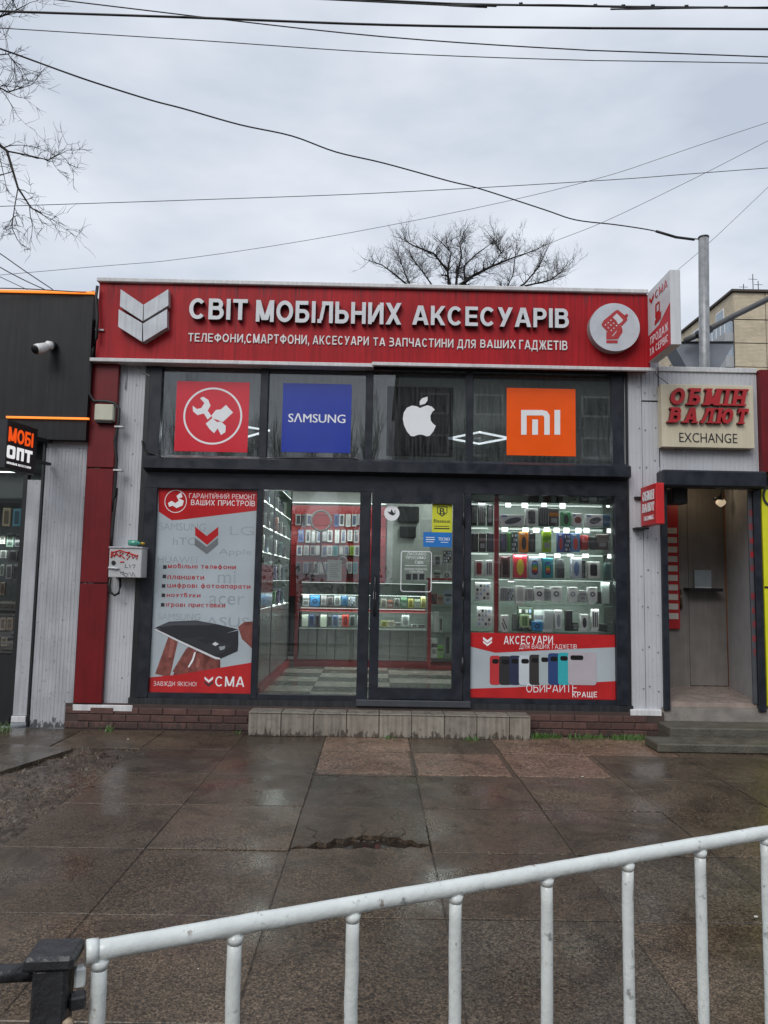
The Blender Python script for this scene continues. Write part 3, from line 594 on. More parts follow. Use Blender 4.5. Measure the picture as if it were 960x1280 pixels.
for pts in ([(-2.82,4.674),(-2.569,4.507),(-2.565,4.324),(-2.818,4.485)], [(-2.563,4.507),(-2.307,4.686),(-2.299,4.505),(-2.555,4.332)], [(-2.83,4.451),(-2.572,4.304),(-2.562,4.097),(-2.825,4.257)], [(-2.564,4.296),(-2.311,4.463),(-2.302,4.263),(-2.549,4.097)]):
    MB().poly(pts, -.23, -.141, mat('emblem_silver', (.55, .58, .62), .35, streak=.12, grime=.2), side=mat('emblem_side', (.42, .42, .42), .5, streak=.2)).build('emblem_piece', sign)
def letters(s, q, y0, y1, m, side, parent, bold=.03, slope=0):
    full = txt(s, bold); bb = full[2]; W = q[2] - q[0]; sx = W / (bb[2] - bb[0]); sz = (q[3] - q[1]) / (bb[3] - bb[1])
    for i, ch in enumerate(s):
        if ch == ' ': continue
        pre = txt(s[:i + 1], bold)[2]; me_ = txt(ch, bold); r_ = pre[2]; wch = me_[2][2] - me_[2][0]
        x1 = q[0] + (r_ - bb[0]) * sx; x0 = x1 - wch * sx
        z0 = q[1] + (me_[2][1] - bb[1]) * sz; z1 = q[1] + (me_[2][3] - bb[1]) * sz; dz = slope * ((x0 + x1) / 2 - q[0])
        text_to(MB(), ch, (x0, z0 + dz, x1, z1 + dz), y0, y1, m, side, fr=me_).build('letter', parent)
for s, q in (('СВІТ', (-2.079,4.37,-1.448,4.602)), ('МОБІЛЬНИХ', (-1.356,4.356,0.218,4.597)), ('АКСЕСУАРІВ', (0.34,4.359,2.043,4.574))):
    stroke_word(s, q, -.205, -.142, SILVER, LSIDE, sign, t=.205)
for s, q in (('ТЕЛЕФОНИ,', (-2.089,4.137,-1.468,4.231)), ('СМАРТФОНИ,', (-1.459,4.133,-0.777,4.236)), ('АКСЕСУАРИ', (-0.738,4.135,-0.129,4.233)), ('ТА', (-0.08,4.133,0.051,4.224)), ('ЗАПЧАСТИНИ', (0.097,4.13,0.793,4.226)), ('ДЛЯ', (0.839,4.129,1.036,4.223)), ('ВАШИХ', (1.087,4.136,1.474,4.226)), ('ГАДЖЕТІВ', (1.512,4.129,2.039,4.232))):
    stroke_word(s, q, -.152, -.142, mat('letter_white', (.72, .72, .72), .4), None, sign, 'word', t=.17, gap=.2, joined=True)
# round phone emblem
C0 = (2.529,-0.24,4.365); rad = .272
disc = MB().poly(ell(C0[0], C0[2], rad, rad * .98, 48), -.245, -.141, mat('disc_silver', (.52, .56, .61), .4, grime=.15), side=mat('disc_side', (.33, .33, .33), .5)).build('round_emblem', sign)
IC = mat('icon_red', (.42, .03, .035), .45); IW = mat('icon_white', (.62, .64, .67), .4)
b = MB()
b.poly([(2.385,4.393),(2.41,4.437),(2.541,4.55),(2.566,4.558),(2.659,4.479),(2.667,4.446),(2.606,4.378),(2.564,4.402),(2.588,4.381),(2.497,4.267),(2.473,4.283),(2.393,4.37)], -.2475, -.2455, IC)
b.poly([(2.637,4.495),(2.65,4.512),(2.671,4.51),(2.676,4.493),(2.662,4.474),(2.646,4.479)], -.2475, -.2455, IC)
b.poly([(2.436,4.307),(2.452,4.304),(2.505,4.259),(2.546,4.31),(2.557,4.363),(2.596,4.386),(2.612,4.336),(2.611,4.308),(2.562,4.232),(2.435,4.224)], -.2478, -.2458, IC)
b.poly([(2.435,4.216),(2.558,4.218),(2.558,4.185),(2.435,4.183)], -.2475, -.2455, IC)
b.poly([(2.506,4.471),(2.552,4.517),(2.62,4.445),(2.6,4.419),(2.564,4.394),(2.545,4.435)], -.2490, -.2479, IW)
for (u_, v_) in ([(2.458,4.411),(2.486,4.439),(2.429,4.387),(2.487,4.384),(2.517,4.406),(2.458,4.354),(2.518,4.351),(2.49,4.325),(2.547,4.38)]): b.poly(ell(u_, v_, .008, .008, 8), -.2490, -.2479, IW)
b.build('phone_icon', disc)
# =================================================================== UPPER STICKERS
def sticker(name, label, q, col, y=-.0035, rough=.5):
    return MB().rect(q, y, y + .0015, mat(name + '_vinyl', col, .12, var=.04, coat=.5)).build(name, None, label, ((q[0] + q[2]) / 2, y, q[1]), 'sticker', 'brand stickers behind the upper windows')
WV = mat('vinyl_white', (.78, .80, .82), .5, var=.03)
st = sticker('red_service_sticker', 'red square sticker with white wrench in hand icon, leftmost upper window', (-2.229,2.955,-1.431,3.736), (.62, .02, .035))
b = MB(); cx, cz = -1.823, 3.352
b.poly(ell(cx, cz, .322, .318, 48), -0.0050, -0.0037, WV, holes=[ell(cx, cz, .302, .298, 48)])
b.poly([(-2.047,3.463),(-2.041,3.4),(-1.99,3.358),(-1.922,3.378),(-1.877,3.311),(-1.837,3.351),(-1.881,3.41),(-1.852,3.467),(-1.879,3.531),(-1.936,3.565),(-1.97,3.547),(-1.92,3.494),(-1.952,3.437),(-2,3.425)], -0.0050, -0.0037, WV)
b.poly([(-1.838,3.355),(-1.791,3.419),(-1.736,3.427),(-1.683,3.478),(-1.603,3.395),(-1.71,3.287),(-1.78,3.313),(-1.822,3.32)], -0.0052, -0.0039, WV)
b.poly([(-1.896,3.265),(-1.829,3.326),(-1.772,3.285),(-1.731,3.293),(-1.677,3.245),(-1.678,3.174),(-1.725,3.142),(-1.763,3.215),(-1.802,3.161),(-1.852,3.206)], -0.0055, -0.0042, WV)
b.build('wrench_icon', st)
st = sticker('blue_brand_sticker', 'dark blue square sticker with white lettering in second upper window', (-1.063,2.969,-0.307,3.738), (.012, .035, .33))
word('lettering', 'SΛMSUNG', (-0.996,3.302,-0.369,3.401), -.0045, WV, st, bold=.03)
st = sticker('apple_brand_sticker', 'grey square sticker with pale bitten fruit emblem in third upper window', (0.085,2.948,0.812,3.726), (.045, .048, .056))
st.data.materials.clear(); st.data.materials.append(glass('emblem_film', (.42, .43, .46), dirt=.05, gain=1.2))
b = MB(); b.poly([(0.45,3.487),(0.408,3.507),(0.355,3.513),(0.303,3.487),(0.269,3.433),(0.26,3.362),(0.275,3.292),(0.308,3.222),(0.35,3.173),(0.385,3.17),(0.419,3.185),(0.454,3.193),(0.489,3.187),(0.524,3.173),(0.559,3.181),(0.596,3.228),(0.624,3.292),(0.592,3.316),(0.567,3.351),(0.563,3.404),(0.583,3.447),(0.611,3.472),(0.576,3.507),(0.527,3.52),(0.485,3.505)], -0.0055, -0.0039, WV)
b.poly([(0.446,3.519),(0.442,3.561),(0.47,3.598),(0.529,3.617),(0.529,3.574),(0.505,3.538)], -0.0055, -0.0039, WV); b.build('emblem', st)
st = sticker('orange_brand_sticker', 'orange square sticker with white letters in rightmost upper window', (1.403,2.983,2.163,3.736), (.90, .11, .012))
b = MB(); b.poly([(1.562,3.212),(1.562,3.489),(1.797,3.493),(1.849,3.48),(1.877,3.438),(1.877,3.218),(1.817,3.217),(1.818,3.412),(1.804,3.433),(1.622,3.429),(1.622,3.213)], -0.0053, -0.0039, WV)
b.poly([(1.685,3.385),(1.748,3.386),(1.747,3.216),(1.684,3.215)], -0.0053, -0.0039, WV); b.poly([(1.93,3.496),(1.993,3.498),(1.992,3.221),(1.929,3.22)], -0.0053, -0.0039, WV); b.build('lettering', st)
# =================================================================== LEFT POSTER
PR = mat('poster_red', (.46, .022, .025), .14, var=.12, scale=5); PWH = mat('poster_pale', (.40, .455, .49), .14, var=.1, scale=2)
GHOST = mat('poster_ghost', (.31, .355, .385), .14); PD = mat('poster_dark', (.02, .022, .026), .4); SKINP = mat('poster_skin', (.20, .065, .055), .3, var=.35, scale=16); PTX = mat('poster_text_red', (.38, .02, .03), .5); PG = mat('poster_grey', (.035, .037, .042), .3)
pq = (LX['b'] + .002, ZL0 + .002, LX['c'] - .002, ZL1 - .002)
poster = MB().rect(pq, .02, .0215, PWH).build('window_poster', None, 'tall poster listing services with an opened phone picture, left lower window', ((pq[0] + pq[2]) / 2, .02, pq[1]), 'poster')
b = MB(); b.poly([(pq[0], pq[3]), (pq[2], pq[3])] + [(-1.296,2.322),(-2.117,2.206),(-2.221,2.199),(-2.363,2.288)], .0188, .0198, PR)
b.build('red_band', poster); b = MB()
lo = [(-2.402,0.525),(-2.096,0.556),(-1.326,0.698)]; b.poly([(pq[0], pq[1]), (pq[0], lo[0][1]), lo[1], (pq[2], lo[2][1]), (pq[2], pq[1])], .0188, .0198, PR); b.build('red_band', poster)
b = MB(); b.poly(ell(*[-2.186, 2.404], .12, .125, 30), .0176, .0186, WV, holes=[ell(-2.186, 2.404, .113, .118, 30)])
b.poly([(-2.268,2.382),(-2.23,2.409),(-2.19,2.384),(-2.152,2.411),(-2.18,2.463),(-2.13,2.504),(-2.114,2.451),(-2.153,2.437),(-2.099,2.412),(-2.11,2.359),(-2.174,2.331),(-2.215,2.357),(-2.253,2.343)], .0174, .0186, WV); b.build('icon', poster)
for s, q, m_, bo in (('ГАРАНТІЙНИЙ РЕМОНТ', (-2.043,2.441,-1.327,2.494), WV, .0), ('ВАШИХ ПРИСТРОЇВ', (-2.019,2.367,-1.328,2.425), WV, .015), ('мобільні телефони', (-2.239,1.67,-1.509,1.732), PTX, .03), ('планшети', (-2.237,1.565,-1.845,1.617), PTX, .03), ('цифрові фотоапарати', (-2.235,1.464,-1.346,1.526), PTX, .03), ('ноутбуки', (-2.236,1.364,-1.876,1.42), PTX, .03), ('ігрові приставки', (-2.239,1.26,-1.608,1.32), PTX, .03), ('ЗАВЖДИ ЯКІСНО!', (-2.332,0.44,-1.881,0.485), WV, .0), ('СМА', (-1.683,0.442,-1.375,0.548), WV, .02)):
    word('lettering', s, q, .0175, m_, poster, bold=bo)
b = MB()
for s, q in (('SAMSUNG', (-2.353,2.088,-1.852,2.169)), ('hTC', (-2.197,1.932,-1.95,2.013)), ('HUAWEI', (-2.352,1.74,-1.928,1.808)), ('Apple', (-1.697,1.819,-1.346,1.903)), ('LG', (-1.589,2.05,-1.328,2.147)), ('mi', (-1.7,1.532,-1.505,1.662)), ('acer', (-1.781,1.3,-1.405,1.398)), ('SAMSUNG', (-2.323,1.132,-1.869,1.201)), ('ASUS', (-1.81,1.069,-1.346,1.171))):
    text_to(MB(), s, q, .0190, .0198, GHOST, bold=0).build('ghost_lettering', poster)
b = MB()
for u_, v_ in [(-2.27,1.693),(-2.271,1.592),(-2.274,1.491),(-2.272,1.391),(-2.275,1.29)]: MB().box(u_ - .019, .0175, v_ - .019, u_ + .019, .0185, v_ + .019, PD).build('bullet', poster)
b = MB(); b.poly([(-1.964,2.133),(-1.835,2.035),(-1.716,2.135),(-1.712,2.046),(-1.828,1.939),(-1.96,2.041)], .0175, .0186, PR); b.poly([(-1.962,2.015),(-1.832,1.918),(-1.714,2.019),(-1.711,1.946),(-1.827,1.84),(-1.961,1.934)], .0175, .0186, mat('chevron_grey', (.15, .16, .17), .3))
b.poly([(-1.797,0.543),(-1.752,0.506),(-1.708,0.545),(-1.707,0.517),(-1.751,0.479),(-1.796,0.516)], .0175, .0186, WV); b.poly([(-1.798,0.501),(-1.751,0.463),(-1.706,0.502),(-1.705,0.477),(-1.75,0.438),(-1.797,0.475)], .0175, .0186, PG); b.build('chevron_emblem', poster)
b = MB()
SK2 = mat('poster_skin_light', (.30, .11, .09), .3, var=.2, scale=20)
def finger(b, a, c, ra, rc, y, m):
    dx, dz = c[0] - a[0], c[1] - a[1]; L_ = math.hypot(dx, dz); ux, uz = dx / L_, dz / L_; o = []
    for k in range(9): t_ = math.pi * k / 8 - math.pi / 2; o.append((c[0] + rc * (ux * math.cos(t_) - uz * math.sin(t_)), c[1] + rc * (uz * math.cos(t_) + ux * math.sin(t_))))
    o += [(a[0] - uz * ra, a[1] + ux * ra), (a[0] + uz * ra, a[1] - ux * ra)]; b.poly(o, y, y + .0003, m)
PT_ = [(-2.243,0.544),(-2.148,0.931),(-2.07,0.557),(-1.957,0.794),(-1.891,0.567),(-1.867,0.732),(-1.763,0.582),(-1.692,0.723),(-2.138,0.947)]
b.poly([(-2.145,0.525),(-2.075,0.678),(-1.939,0.802),(-1.772,0.815),(-1.641,0.757),(-1.628,0.534)], .0197, .01985, mat('poster_skin_shade', (.12, .035, .03), .3, var=.3, scale=14))
finger(b, PT_[0], PT_[1], .080, .056, .0194, SKINP); finger(b, PT_[2], PT_[3], .078, .060, .0193, SKINP); finger(b, PT_[4], PT_[5], .074, .054, .0192, SKINP); finger(b, PT_[6], PT_[7], .066, .050, .0191, SKINP)
finger(b, ((PT_[0][0] + PT_[1][0]) / 2 + .02, (PT_[0][1] + PT_[1][1]) / 2), PT_[1], .020, .022, .0190, SK2); finger(b, PT_[3], ((PT_[2][0] + PT_[3][0]) / 2, (PT_[2][1] + PT_[3][1]) / 2), .02, .018, .0194, SK2); finger(b, PT_[5], ((PT_[4][0] + PT_[5][0]) / 2, (PT_[4][1] + PT_[5][1]) / 2), .02, .016, .0190, SK2)
qq = [(-1.463,1.071),(-1.397,1.123),(-1.31,1.13),(-1.3,0.844),(-1.417,0.944)]; b.poly([(min(x_, pq[2]), z_) for x_, z_ in qq], .0184, .0192, SKINP)
b.poly([(-2.349,1.043),(-2.197,1.114),(-1.914,1.132),(-1.68,1.093),(-1.459,1.045),(-1.701,0.964),(-1.884,1.025),(-2.141,1.008)], .0172, .0182, PD)
b.poly([(-2.354,1.035),(-2.142,1.021),(-1.871,1.025),(-1.689,0.975),(-1.459,1.033),(-1.453,0.879),(-1.458,0.816),(-1.641,0.731),(-1.692,0.735),(-2.085,0.907)], .0170, .0181, PD)
b.poly([(-2.061,0.933),(-1.855,0.957),(-1.7,0.929),(-1.522,0.876),(-1.617,0.793),(-1.693,0.768)], .0164, .0171, PG); b.poly([(-1.893,0.936),(-1.778,0.943),(-1.699,0.913),(-1.801,0.881)], .0159, .0163, PD); b.poly([(-1.658,0.858),(-1.589,0.869),(-1.598,0.834),(-1.644,0.818)], .0159, .0163, GHOST); b.poly([(-2.339,1.048),(-2.197,1.109),(-1.914,1.127),(-1.706,1.097),(-1.783,1.081),(-2.144,1.074)], .0166, .0171, mat('screen_sheen', (.07, .075, .085), .2))
b.poly([(-2.353,1.025),(-2.085,0.899),(-1.692,0.728),(-1.635,0.724),(-1.641,0.741),(-1.688,0.751),(-2.073,0.915),(-2.338,1.035)], .0160, .0169, mat('poster_chrome', (.6, .62, .64), .4))
b.poly([(-1.699,0.908),(-1.659,0.886),(-1.697,0.865),(-1.731,0.885)], .0158, .0163, mat('poster_chrome', (.6, .62, .64), .4))
b.poly([(-1.9,0.795),(-1.922,0.706),(-1.965,0.634),(-1.978,0.639),(-1.934,0.731),(-1.918,0.795)], .0166, .0168, WV)
b.build('phone_picture', poster)
# =================================================================== RIGHT LOW POSTER
rq = (LX['h'] + .002, ZL0 + .002, LX['i'] - .002, 1.055)
p2 = MB().rect(rq, .02, .0215, PWH).build('window_poster', None, 'red and pale poster of nine phone cases along bottom of right window', ((rq[0] + rq[2]) / 2, .02, rq[1]), 'poster')
b = MB(); t_ = [(1.03,0.906),(1.286,0.845),(2.119,0.9),(2.561,0.925)]; b.poly([(rq[0], rq[3]), (rq[2], rq[3]), (rq[2], t_[3][1]), t_[2], t_[1], (rq[0], t_[0][1])], .0188, .0198, PR)
b.build('red_band', p2); b = MB()
t_ = [(1.033,0.464),(1.494,0.486),(2.033,0.531),(2.563,0.569)]; b.poly([(rq[0], rq[1]), (rq[0], t_[0][1]), t_[1], t_[2], (rq[2], t_[3][1]), (rq[2], rq[1])], .0188, .0198, PR); b.build('red_band', p2)
for s, q, m_, bo in (('АКСЕСУАРИ', (1.379,0.937,1.904,1.024), WV, .02), ('ДЛЯ ВАШИХ ҐАДЖЕТІВ', (1.546,0.892,2.16,0.937), WV, .0), ('ОБИРАЙТЕ', (1.619,0.435,2.158,0.525), WV, .0), ('КРАЩЕ', (2.11,0.392,2.373,0.449), WV, .02)):
    word('lettering', s, q, .0165, m_, p2, bold=bo, slope=.02)
b = MB(); b.poly([(1.156,1.011),(1.202,0.977),(1.252,1.013),(1.252,0.984),(1.202,0.946),(1.156,0.982)], .0175, .0186, WV); b.poly([(1.156,0.97),(1.202,0.936),(1.252,0.972),(1.252,0.951),(1.202,0.913),(1.156,0.95)], .0175, .0186, WV); b.build('chevron_emblem', p2)
CC = [((1.229,0.508,1.345,0.815),(.45,.03,.035)), ((1.328,0.509,1.463,0.811),(.02,.02,.022)), ((1.436,0.511,1.556,0.819),(.02,.025,.06)), ((1.540,0.513,1.671,0.821),(.50,.56,.60)), ((1.650,0.515,1.774,0.833),(.03,.025,.025)), ((1.754,0.516,1.878,0.841),(.36,.42,.44)), ((1.851,0.518,1.982,0.851),(.02,.05,.16)), ((1.957,0.520,2.086,0.859),(.03,.36,.40)), ((2.065,0.522,2.367,0.868),(.42,.38,.42))]
for k, (q, c_) in enumerate(CC):
    b = MB(); y_ = .0178 - k * .0004; w_ = q[2] - q[0]
    b.poly(rrect(q[0], q[1], q[2], q[3], .03), y_, y_ + .0008, mat('case_print_%d' % k, c_, .5, var=.05))
    cw = min(w_, .2); b.poly(rrect(q[0] + .025, q[3] - .085, q[0] + cw * .82, q[3] - .035, .02), y_ - .0003, y_, mat('case_cut', (.005, .005, .006), .4))
    b.build('printed_case', p2)
poster.location.y -= .0245; p2.location.y -= .0245
# =================================================================== DOOR STICKERS
ds = lambda name, label, q, col, cat='sticker': MB().rect(q, -.012, -.0105, mat(name + '_vinyl', col, .5, var=.05)).build(name, None, label, ((q[0] + q[2]) / 2, -.012, q[1]), cat)
o = MB().poly(ell(0.157, 2.318, .083, .083, 30), -.012, -.0105, WV).build('round_sticker', None, 'round white sticker with small dark bird-like mark on the door glass', (0.157, -.012, 2.245), 'sticker')
b = MB(); b.poly([(0.11,2.34),(0.139,2.327),(0.154,2.363),(0.172,2.328),(0.195,2.31),(0.169,2.292),(0.137,2.305),(0.119,2.322)], -.0138, -.0126, PD); b.poly([(0.185,2.35),(0.194,2.351),(0.197,2.31),(0.188,2.31)], -.0138, -.0126, PD); b.build('print', o)
o = ds('yellow_sticker', 'yellow sticker with black letter B in a shield, top of door glass', (0.594,2.121,0.811,2.426), (.58, .60, .03))
b = MB(); b.poly([(0.646,2.4),(0.758,2.402),(0.758,2.335),(0.701,2.289),(0.647,2.332)], -.0135, -.0127, PD, holes=[[(0.655,2.391),(0.749,2.393),(0.749,2.339),(0.701,2.302),(0.655,2.337)]])
text_to(b, 'B', (0.675,2.316,0.731,2.383), -.0138, -.0128, PD, bold=.05); text_to(b, 'Baseus', (0.612,2.226,0.788,2.262), -.0138, -.0128, PD, bold=.03); b.rect((0.621,2.183,0.778,2.19), -.0138, -.0128, PD); b.rect((0.617,2.156,0.783,2.168), -.0138, -.0128, PD)
b.build('print', o)
o = ds('blue_sticker', 'bright blue sticker with white lettering below the yellow one on door glass', (0.501,1.961,0.809,2.12), (.01, .16, .50))
b = MB(); text_to(b, 'TECNO', (0.663,2.032,0.788,2.065), -.0138, -.0128, WV, bold=.03)
for k in range(3): b.rect((0.529,2.06,0.623,2.067) if k == 0 else ((0.529,2.036,0.628,2.045) if k == 1 else (0.53,2.013,0.614,2.02)), -.0138, -.0128, WV)
b.rect((0.69,2.01,0.771,2.016), -.0138, -.0128, WV); b.build('print', o)
oq = (0.263,1.475,0.596,1.913); r_ = .03
o = MB().poly(rrect(oq[0], oq[1], oq[2], oq[3], r_), -.0128, -.0112, WV, holes=[rrect(oq[0] + .008, oq[1] + .008, oq[2] - .008, oq[3] - .008, r_ - .008)]).build('opening_hours_decal', None, 'transparent door decal with white outline and welcome lettering at mid height', ((oq[0] + oq[2]) / 2, -.012, oq[1]), 'decal')
b = MB()
for s, q in (('ЛАСКАВО', (0.331,1.868,0.536,1.899)), ('ПРОСИМО', (0.319,1.828,0.532,1.857)), ('СМА', (0.413,1.776,0.506,1.809)), ('РЕЖИМ РОБОТИ', (0.307,1.711,0.543,1.728)), ('ПН-НД', (0.361,1.682,0.505,1.7))): text_to(b, s, q, -.0126, -.0114, WV, bold=.01)
b.rect((0.307,1.755,0.542,1.759), -.0126, -.0114, WV); b.build('lettering', o)
b = MB()
for k, u_ in enumerate(()): pass
for q in ((0.322,1.605,0.375,1.667), (0.393,1.607,0.446,1.669), (0.464,1.608,0.517,1.67)): b.rect(q, -.0126, -.0114, PD)
b.build('clock_icons', o)
for o in sc.objects:
    if o.parent is None and o.name in ('round_sticker', 'yellow_sticker', 'blue_sticker', 'opening_hours_decal'): o.location.y -= .0115
# =================================================================== INTERIOR
# ceiling lamps: square LED outlines hung below the ceiling
def frame_lamp(label, cx, cy_, cz, s, rz):
    t = thing('ceiling_lamp', label, 'ceiling lamp', (cx, cy_, cz), rz, 'LED outline lamps inside the shop')
    b = MB(); w_ = .010
    for k in range(4):
        a = [(-s, -s), (s, -s), (s, s), (-s, s)][k]; c_ = [(s, -s), (s, s), (-s, s), (-s, -s)][k]
        b.box(min(a[0], c_[0]) - w_, min(a[1], c_[1]) - w_, -.012 + k * .0004, max(a[0], c_[0]) + w_, max(a[1], c_[1]) + w_, .012 + k * .0004, LEDW)
    b.build('led_tube', t, local=True)
    b = MB(); b.tube([(-s, 0, .01), (-s, 0, 3.86 - cz)], .004, BLACK, 5); b.tube([(s, 0, .01), (s, 0, 3.86 - cz)], .004, BLACK, 5); b.build('suspension_wire', t, local=True)
    ld = bpy.data.lights.new('lamp_light', 'AREA'); ld.energy = 13; ld.size = s * 1.6; ld.color = (.92, 1, .97); lo_ = bpy.data.objects.new('lamp_light', ld); lnk(lo_); lo_.parent = t; lo_.location = (0, 0, -.04)
frame_lamp('white LED outline lamp seen through the rightmost upper window', 1.42, 2.3, 3.62, .30, R_(38))
frame_lamp('white LED outline lamp seen behind the red service sticker', -1.95, 2.2, 3.64, .30, R_(38))
frame_lamp('white LED outline lamp low behind the third upper window, nearer the back', 1.05, 3.7, 3.42, .28, R_(38))
OR = ['first', 'second', 'third', 'fourth', 'fifth', 'sixth', 'seventh', 'eighth', 'ninth', 'tenth', 'eleventh', 'twelfth', 'thirteenth', 'fourteenth', 'fifteenth']
K_ = (.02, .02, .023); WH_ = (.74, .76, .74); GY = (.25, .26, .27)
COLN = {}
def product(name, cat, label, q, y0, dep, body, kind=None, c1=K_, c2=None, group=None):
    b = MB(); m = flat(body, .35)
    if kind == 'cyl':
        cx, cy_ = (q[0] + q[2]) / 2, y0 + dep / 2; r = (q[2] - q[0]) / 2; h = q[3] - q[1]
        b.tube([(cx, cy_, q[1]), (cx, cy_, q[1] + h * .06), (cx, cy_, q[3] - h * .06), (cx, cy_, q[3])], [r * .9, r, r, r * .88], m, 12)
        b.tube([(cx, cy_, q[1] + h * .46), (cx, cy_, q[1] + h * .54)], r * 1.02, flat(c1, .4), 12)
    else:
        b.rect(q, y0, y0 + dep, m, min(.004, dep * .2))
        w_, h_ = q[2] - q[0], q[3] - q[1]; cx, cz = (q[0] + q[2]) / 2, (q[1] + q[3]) / 2; f0, f1 = y0 - .0016, y0 - .0002
        if kind == 'capsule': b.poly(ell(cx, cz - h_ * .05, w_ * .27, h_ * .34, 14), f0, f1, flat(c1, .4)); b.rect(sub(q, .15, .88, .6, .94), f0, f1, flat(c2 or WH_, .4))
        elif kind == 'rainbow':
            b.poly(rrect(cx - w_ * .26, cz - h_ * .36, cx + w_ * .26, cz + h_ * .32, w_ * .24), f0, f1, flat((.04, .05, .12), .4))
            for k, c_ in enumerate(((.5, .04, .04), (.6, .3, .02), (.12, .4, .05), (.03, .2, .5))): b.rect((cx - w_ * .2, cz - h_ * .24 + k * h_ * .12, cx + w_ * .2, cz - h_ * .13 + k * h_ * .12), f0 - .001, f1 - .001, flat(c_, .4))
        elif kind == 'tilt': b.poly(ell(cx + w_ * .05, cz - h_ * .02, w_ * .37, h_ * .26, 14, .25), f0, f1, flat(c1, .4)); b.rect(sub(q, .06, .8, .3, .92), f0, f1, flat((.05, .12, .3), .4))
        elif kind == 'ring': b.poly(ell(cx, cz, w_ * .27, w_ * .27, 14), f0, f1, flat(c1, .4), holes=[ell(cx, cz, w_ * .12, w_ * .12, 10)]); b.rect(sub(q, .2, .86, .7, .92), f0, f1, flat(GY, .4))
        elif kind == 'phone': b.poly(rrect(*sub(q, .2, .14, .8, .86), w_ * .12), f0, f1, flat(c1, .25)); b.rect(sub(q, .3, .92, .7, .96), f0, f1, flat(c2 or GY, .4))
        elif kind == 'bars':
            for k in range(3): b.rect(sub(q, .16 + k * .26, .12, .30 + k * .26, .86), f0, f1, flat(c1, .4))
        elif kind == 'pens': b.poly([sub(q, .2, .75, 0, 0)[:2], sub(q, .3, .8, 0, 0)[:2], sub(q, .85, .2, 0, 0)[:2], sub(q, .75, .15, 0, 0)[:2]], f0, f1, flat(c1, .4)); b.poly([sub(q, .1, .5, 0, 0)[:2], sub(q, .2, .55, 0, 0)[:2], sub(q, .6, .1, 0, 0)[:2], sub(q, .5, .05, 0, 0)[:2]], f0, f1, flat(c1, .4))
        elif kind == 'sheet':
            for r in range(4):
                for c_ in range(4): b.rect(sub(q, .08 + c_ * .22, .08 + r * .22, .22 + c_ * .22, .22 + r * .22), f0, f1, flat([(.3, .4, .6), (.7, .72, .7), K_, (.4, .42, .4)][(r * 3 + c_) % 4], .4))
        elif kind == 'strip': b.rect(sub(q, 0.02, .55, .98, .75), f0, f1, flat(c1, .4)); b.rect(sub(q, .2, .2, .8, .45), f0, f1, flat(c2 or GY, .4))
    return b.build(name, None, label, ((q[0] + q[2]) / 2, y0, q[1]), cat, group)
def shelf_fill(par, x0, x1, y, z, e_, rx=0):  # unseen area light added to brighten the goods and the boards behind
    ld = bpy.data.lights.new('shelf_fill_light', 'AREA'); ld.shape = 'RECTANGLE'; ld.size = x1 - x0; ld.size_y = .03; ld.energy = e_; ld.color = (.88, 1, .95)
    o = bpy.data.objects.new('shelf_fill_light', ld); lnk(o); o.parent = par; o.location = ((x0 + x1) / 2 - par.location.x, y - par.location.y, z - par.location.z); o.rotation_euler = (rx, 0, 0); return o
# ---- right window display case
YC = .16
case = thing('display_case', 'glass shelved display case lit by LED strips in the right window', 'display case', (1.9, .4, 0))
yb = .62
caseZ = [1.07, 1.363, 1.644, 1.927, 2.218, 2.494]
cx0, cx1, cxm, cxm2 = 1.05, 2.595, 1.291, 1.339
bx('back_panel', (cx0, .34, cx1 + .15, 3.05), yb, yb + .02, mat('case_back', (.50, .60, .54), .4, var=.12, scale=3), case)
bx('base_cabinet', (cx0, .34, cx1, caseZ[0] - .03), .12, yb - .01, INTD, case)
bx('red_post', (cxm, .35, cxm2, 2.62), .10, .135, mat('post_red', (.34, .02, .028), .35), case)
bx('side_glass', (cx1 + .02, .9, cx1 + .026, 2.6), .13, yb - .01, GSHELF, case)
for k, z in enumerate(caseZ):
    for a, c_, dz in ((cx0, cxm - .004, 0), (cxm2 + .004, cx1, 0)):
        bx('shelf', (a, z - .012, c_, z - .003), .15, yb - .01, GSHELF, case)
    if k: bx('led_strip', (cxm2 + .01, z - .019, cx1 - .02, z - .015), .42, .43, LED, case)
    if k: bx('led_strip', (cx0 + .02, z - .019, cxm - .02, z - .015), .42, .43, LED, case)
for k, z in enumerate(caseZ[1:]): shelf_fill(case, cx0, cx1, .155, z - .03, (1.5, 1.5, 2.2, 2.4, 2.2)[k], R_(38))
b = MB()
TAG_GLOW = emit('tag_glow', (.92, 1, .97), 1.3)  # price tags are no lamps; their brightness is put in as glow
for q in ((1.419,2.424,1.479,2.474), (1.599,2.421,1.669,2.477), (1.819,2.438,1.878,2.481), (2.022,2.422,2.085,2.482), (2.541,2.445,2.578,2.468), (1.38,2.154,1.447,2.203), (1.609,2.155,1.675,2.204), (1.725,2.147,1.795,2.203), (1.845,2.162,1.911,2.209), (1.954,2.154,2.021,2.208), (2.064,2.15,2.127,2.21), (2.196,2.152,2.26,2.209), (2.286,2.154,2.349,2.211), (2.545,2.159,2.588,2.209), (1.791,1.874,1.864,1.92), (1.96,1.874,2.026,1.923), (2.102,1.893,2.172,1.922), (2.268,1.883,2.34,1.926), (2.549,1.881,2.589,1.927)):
    MB().rect(q, .145, .152, TAG_GLOW, .002).build('glowing_price_tag', case)
TAG = flat((.72, .74, .72), .4)
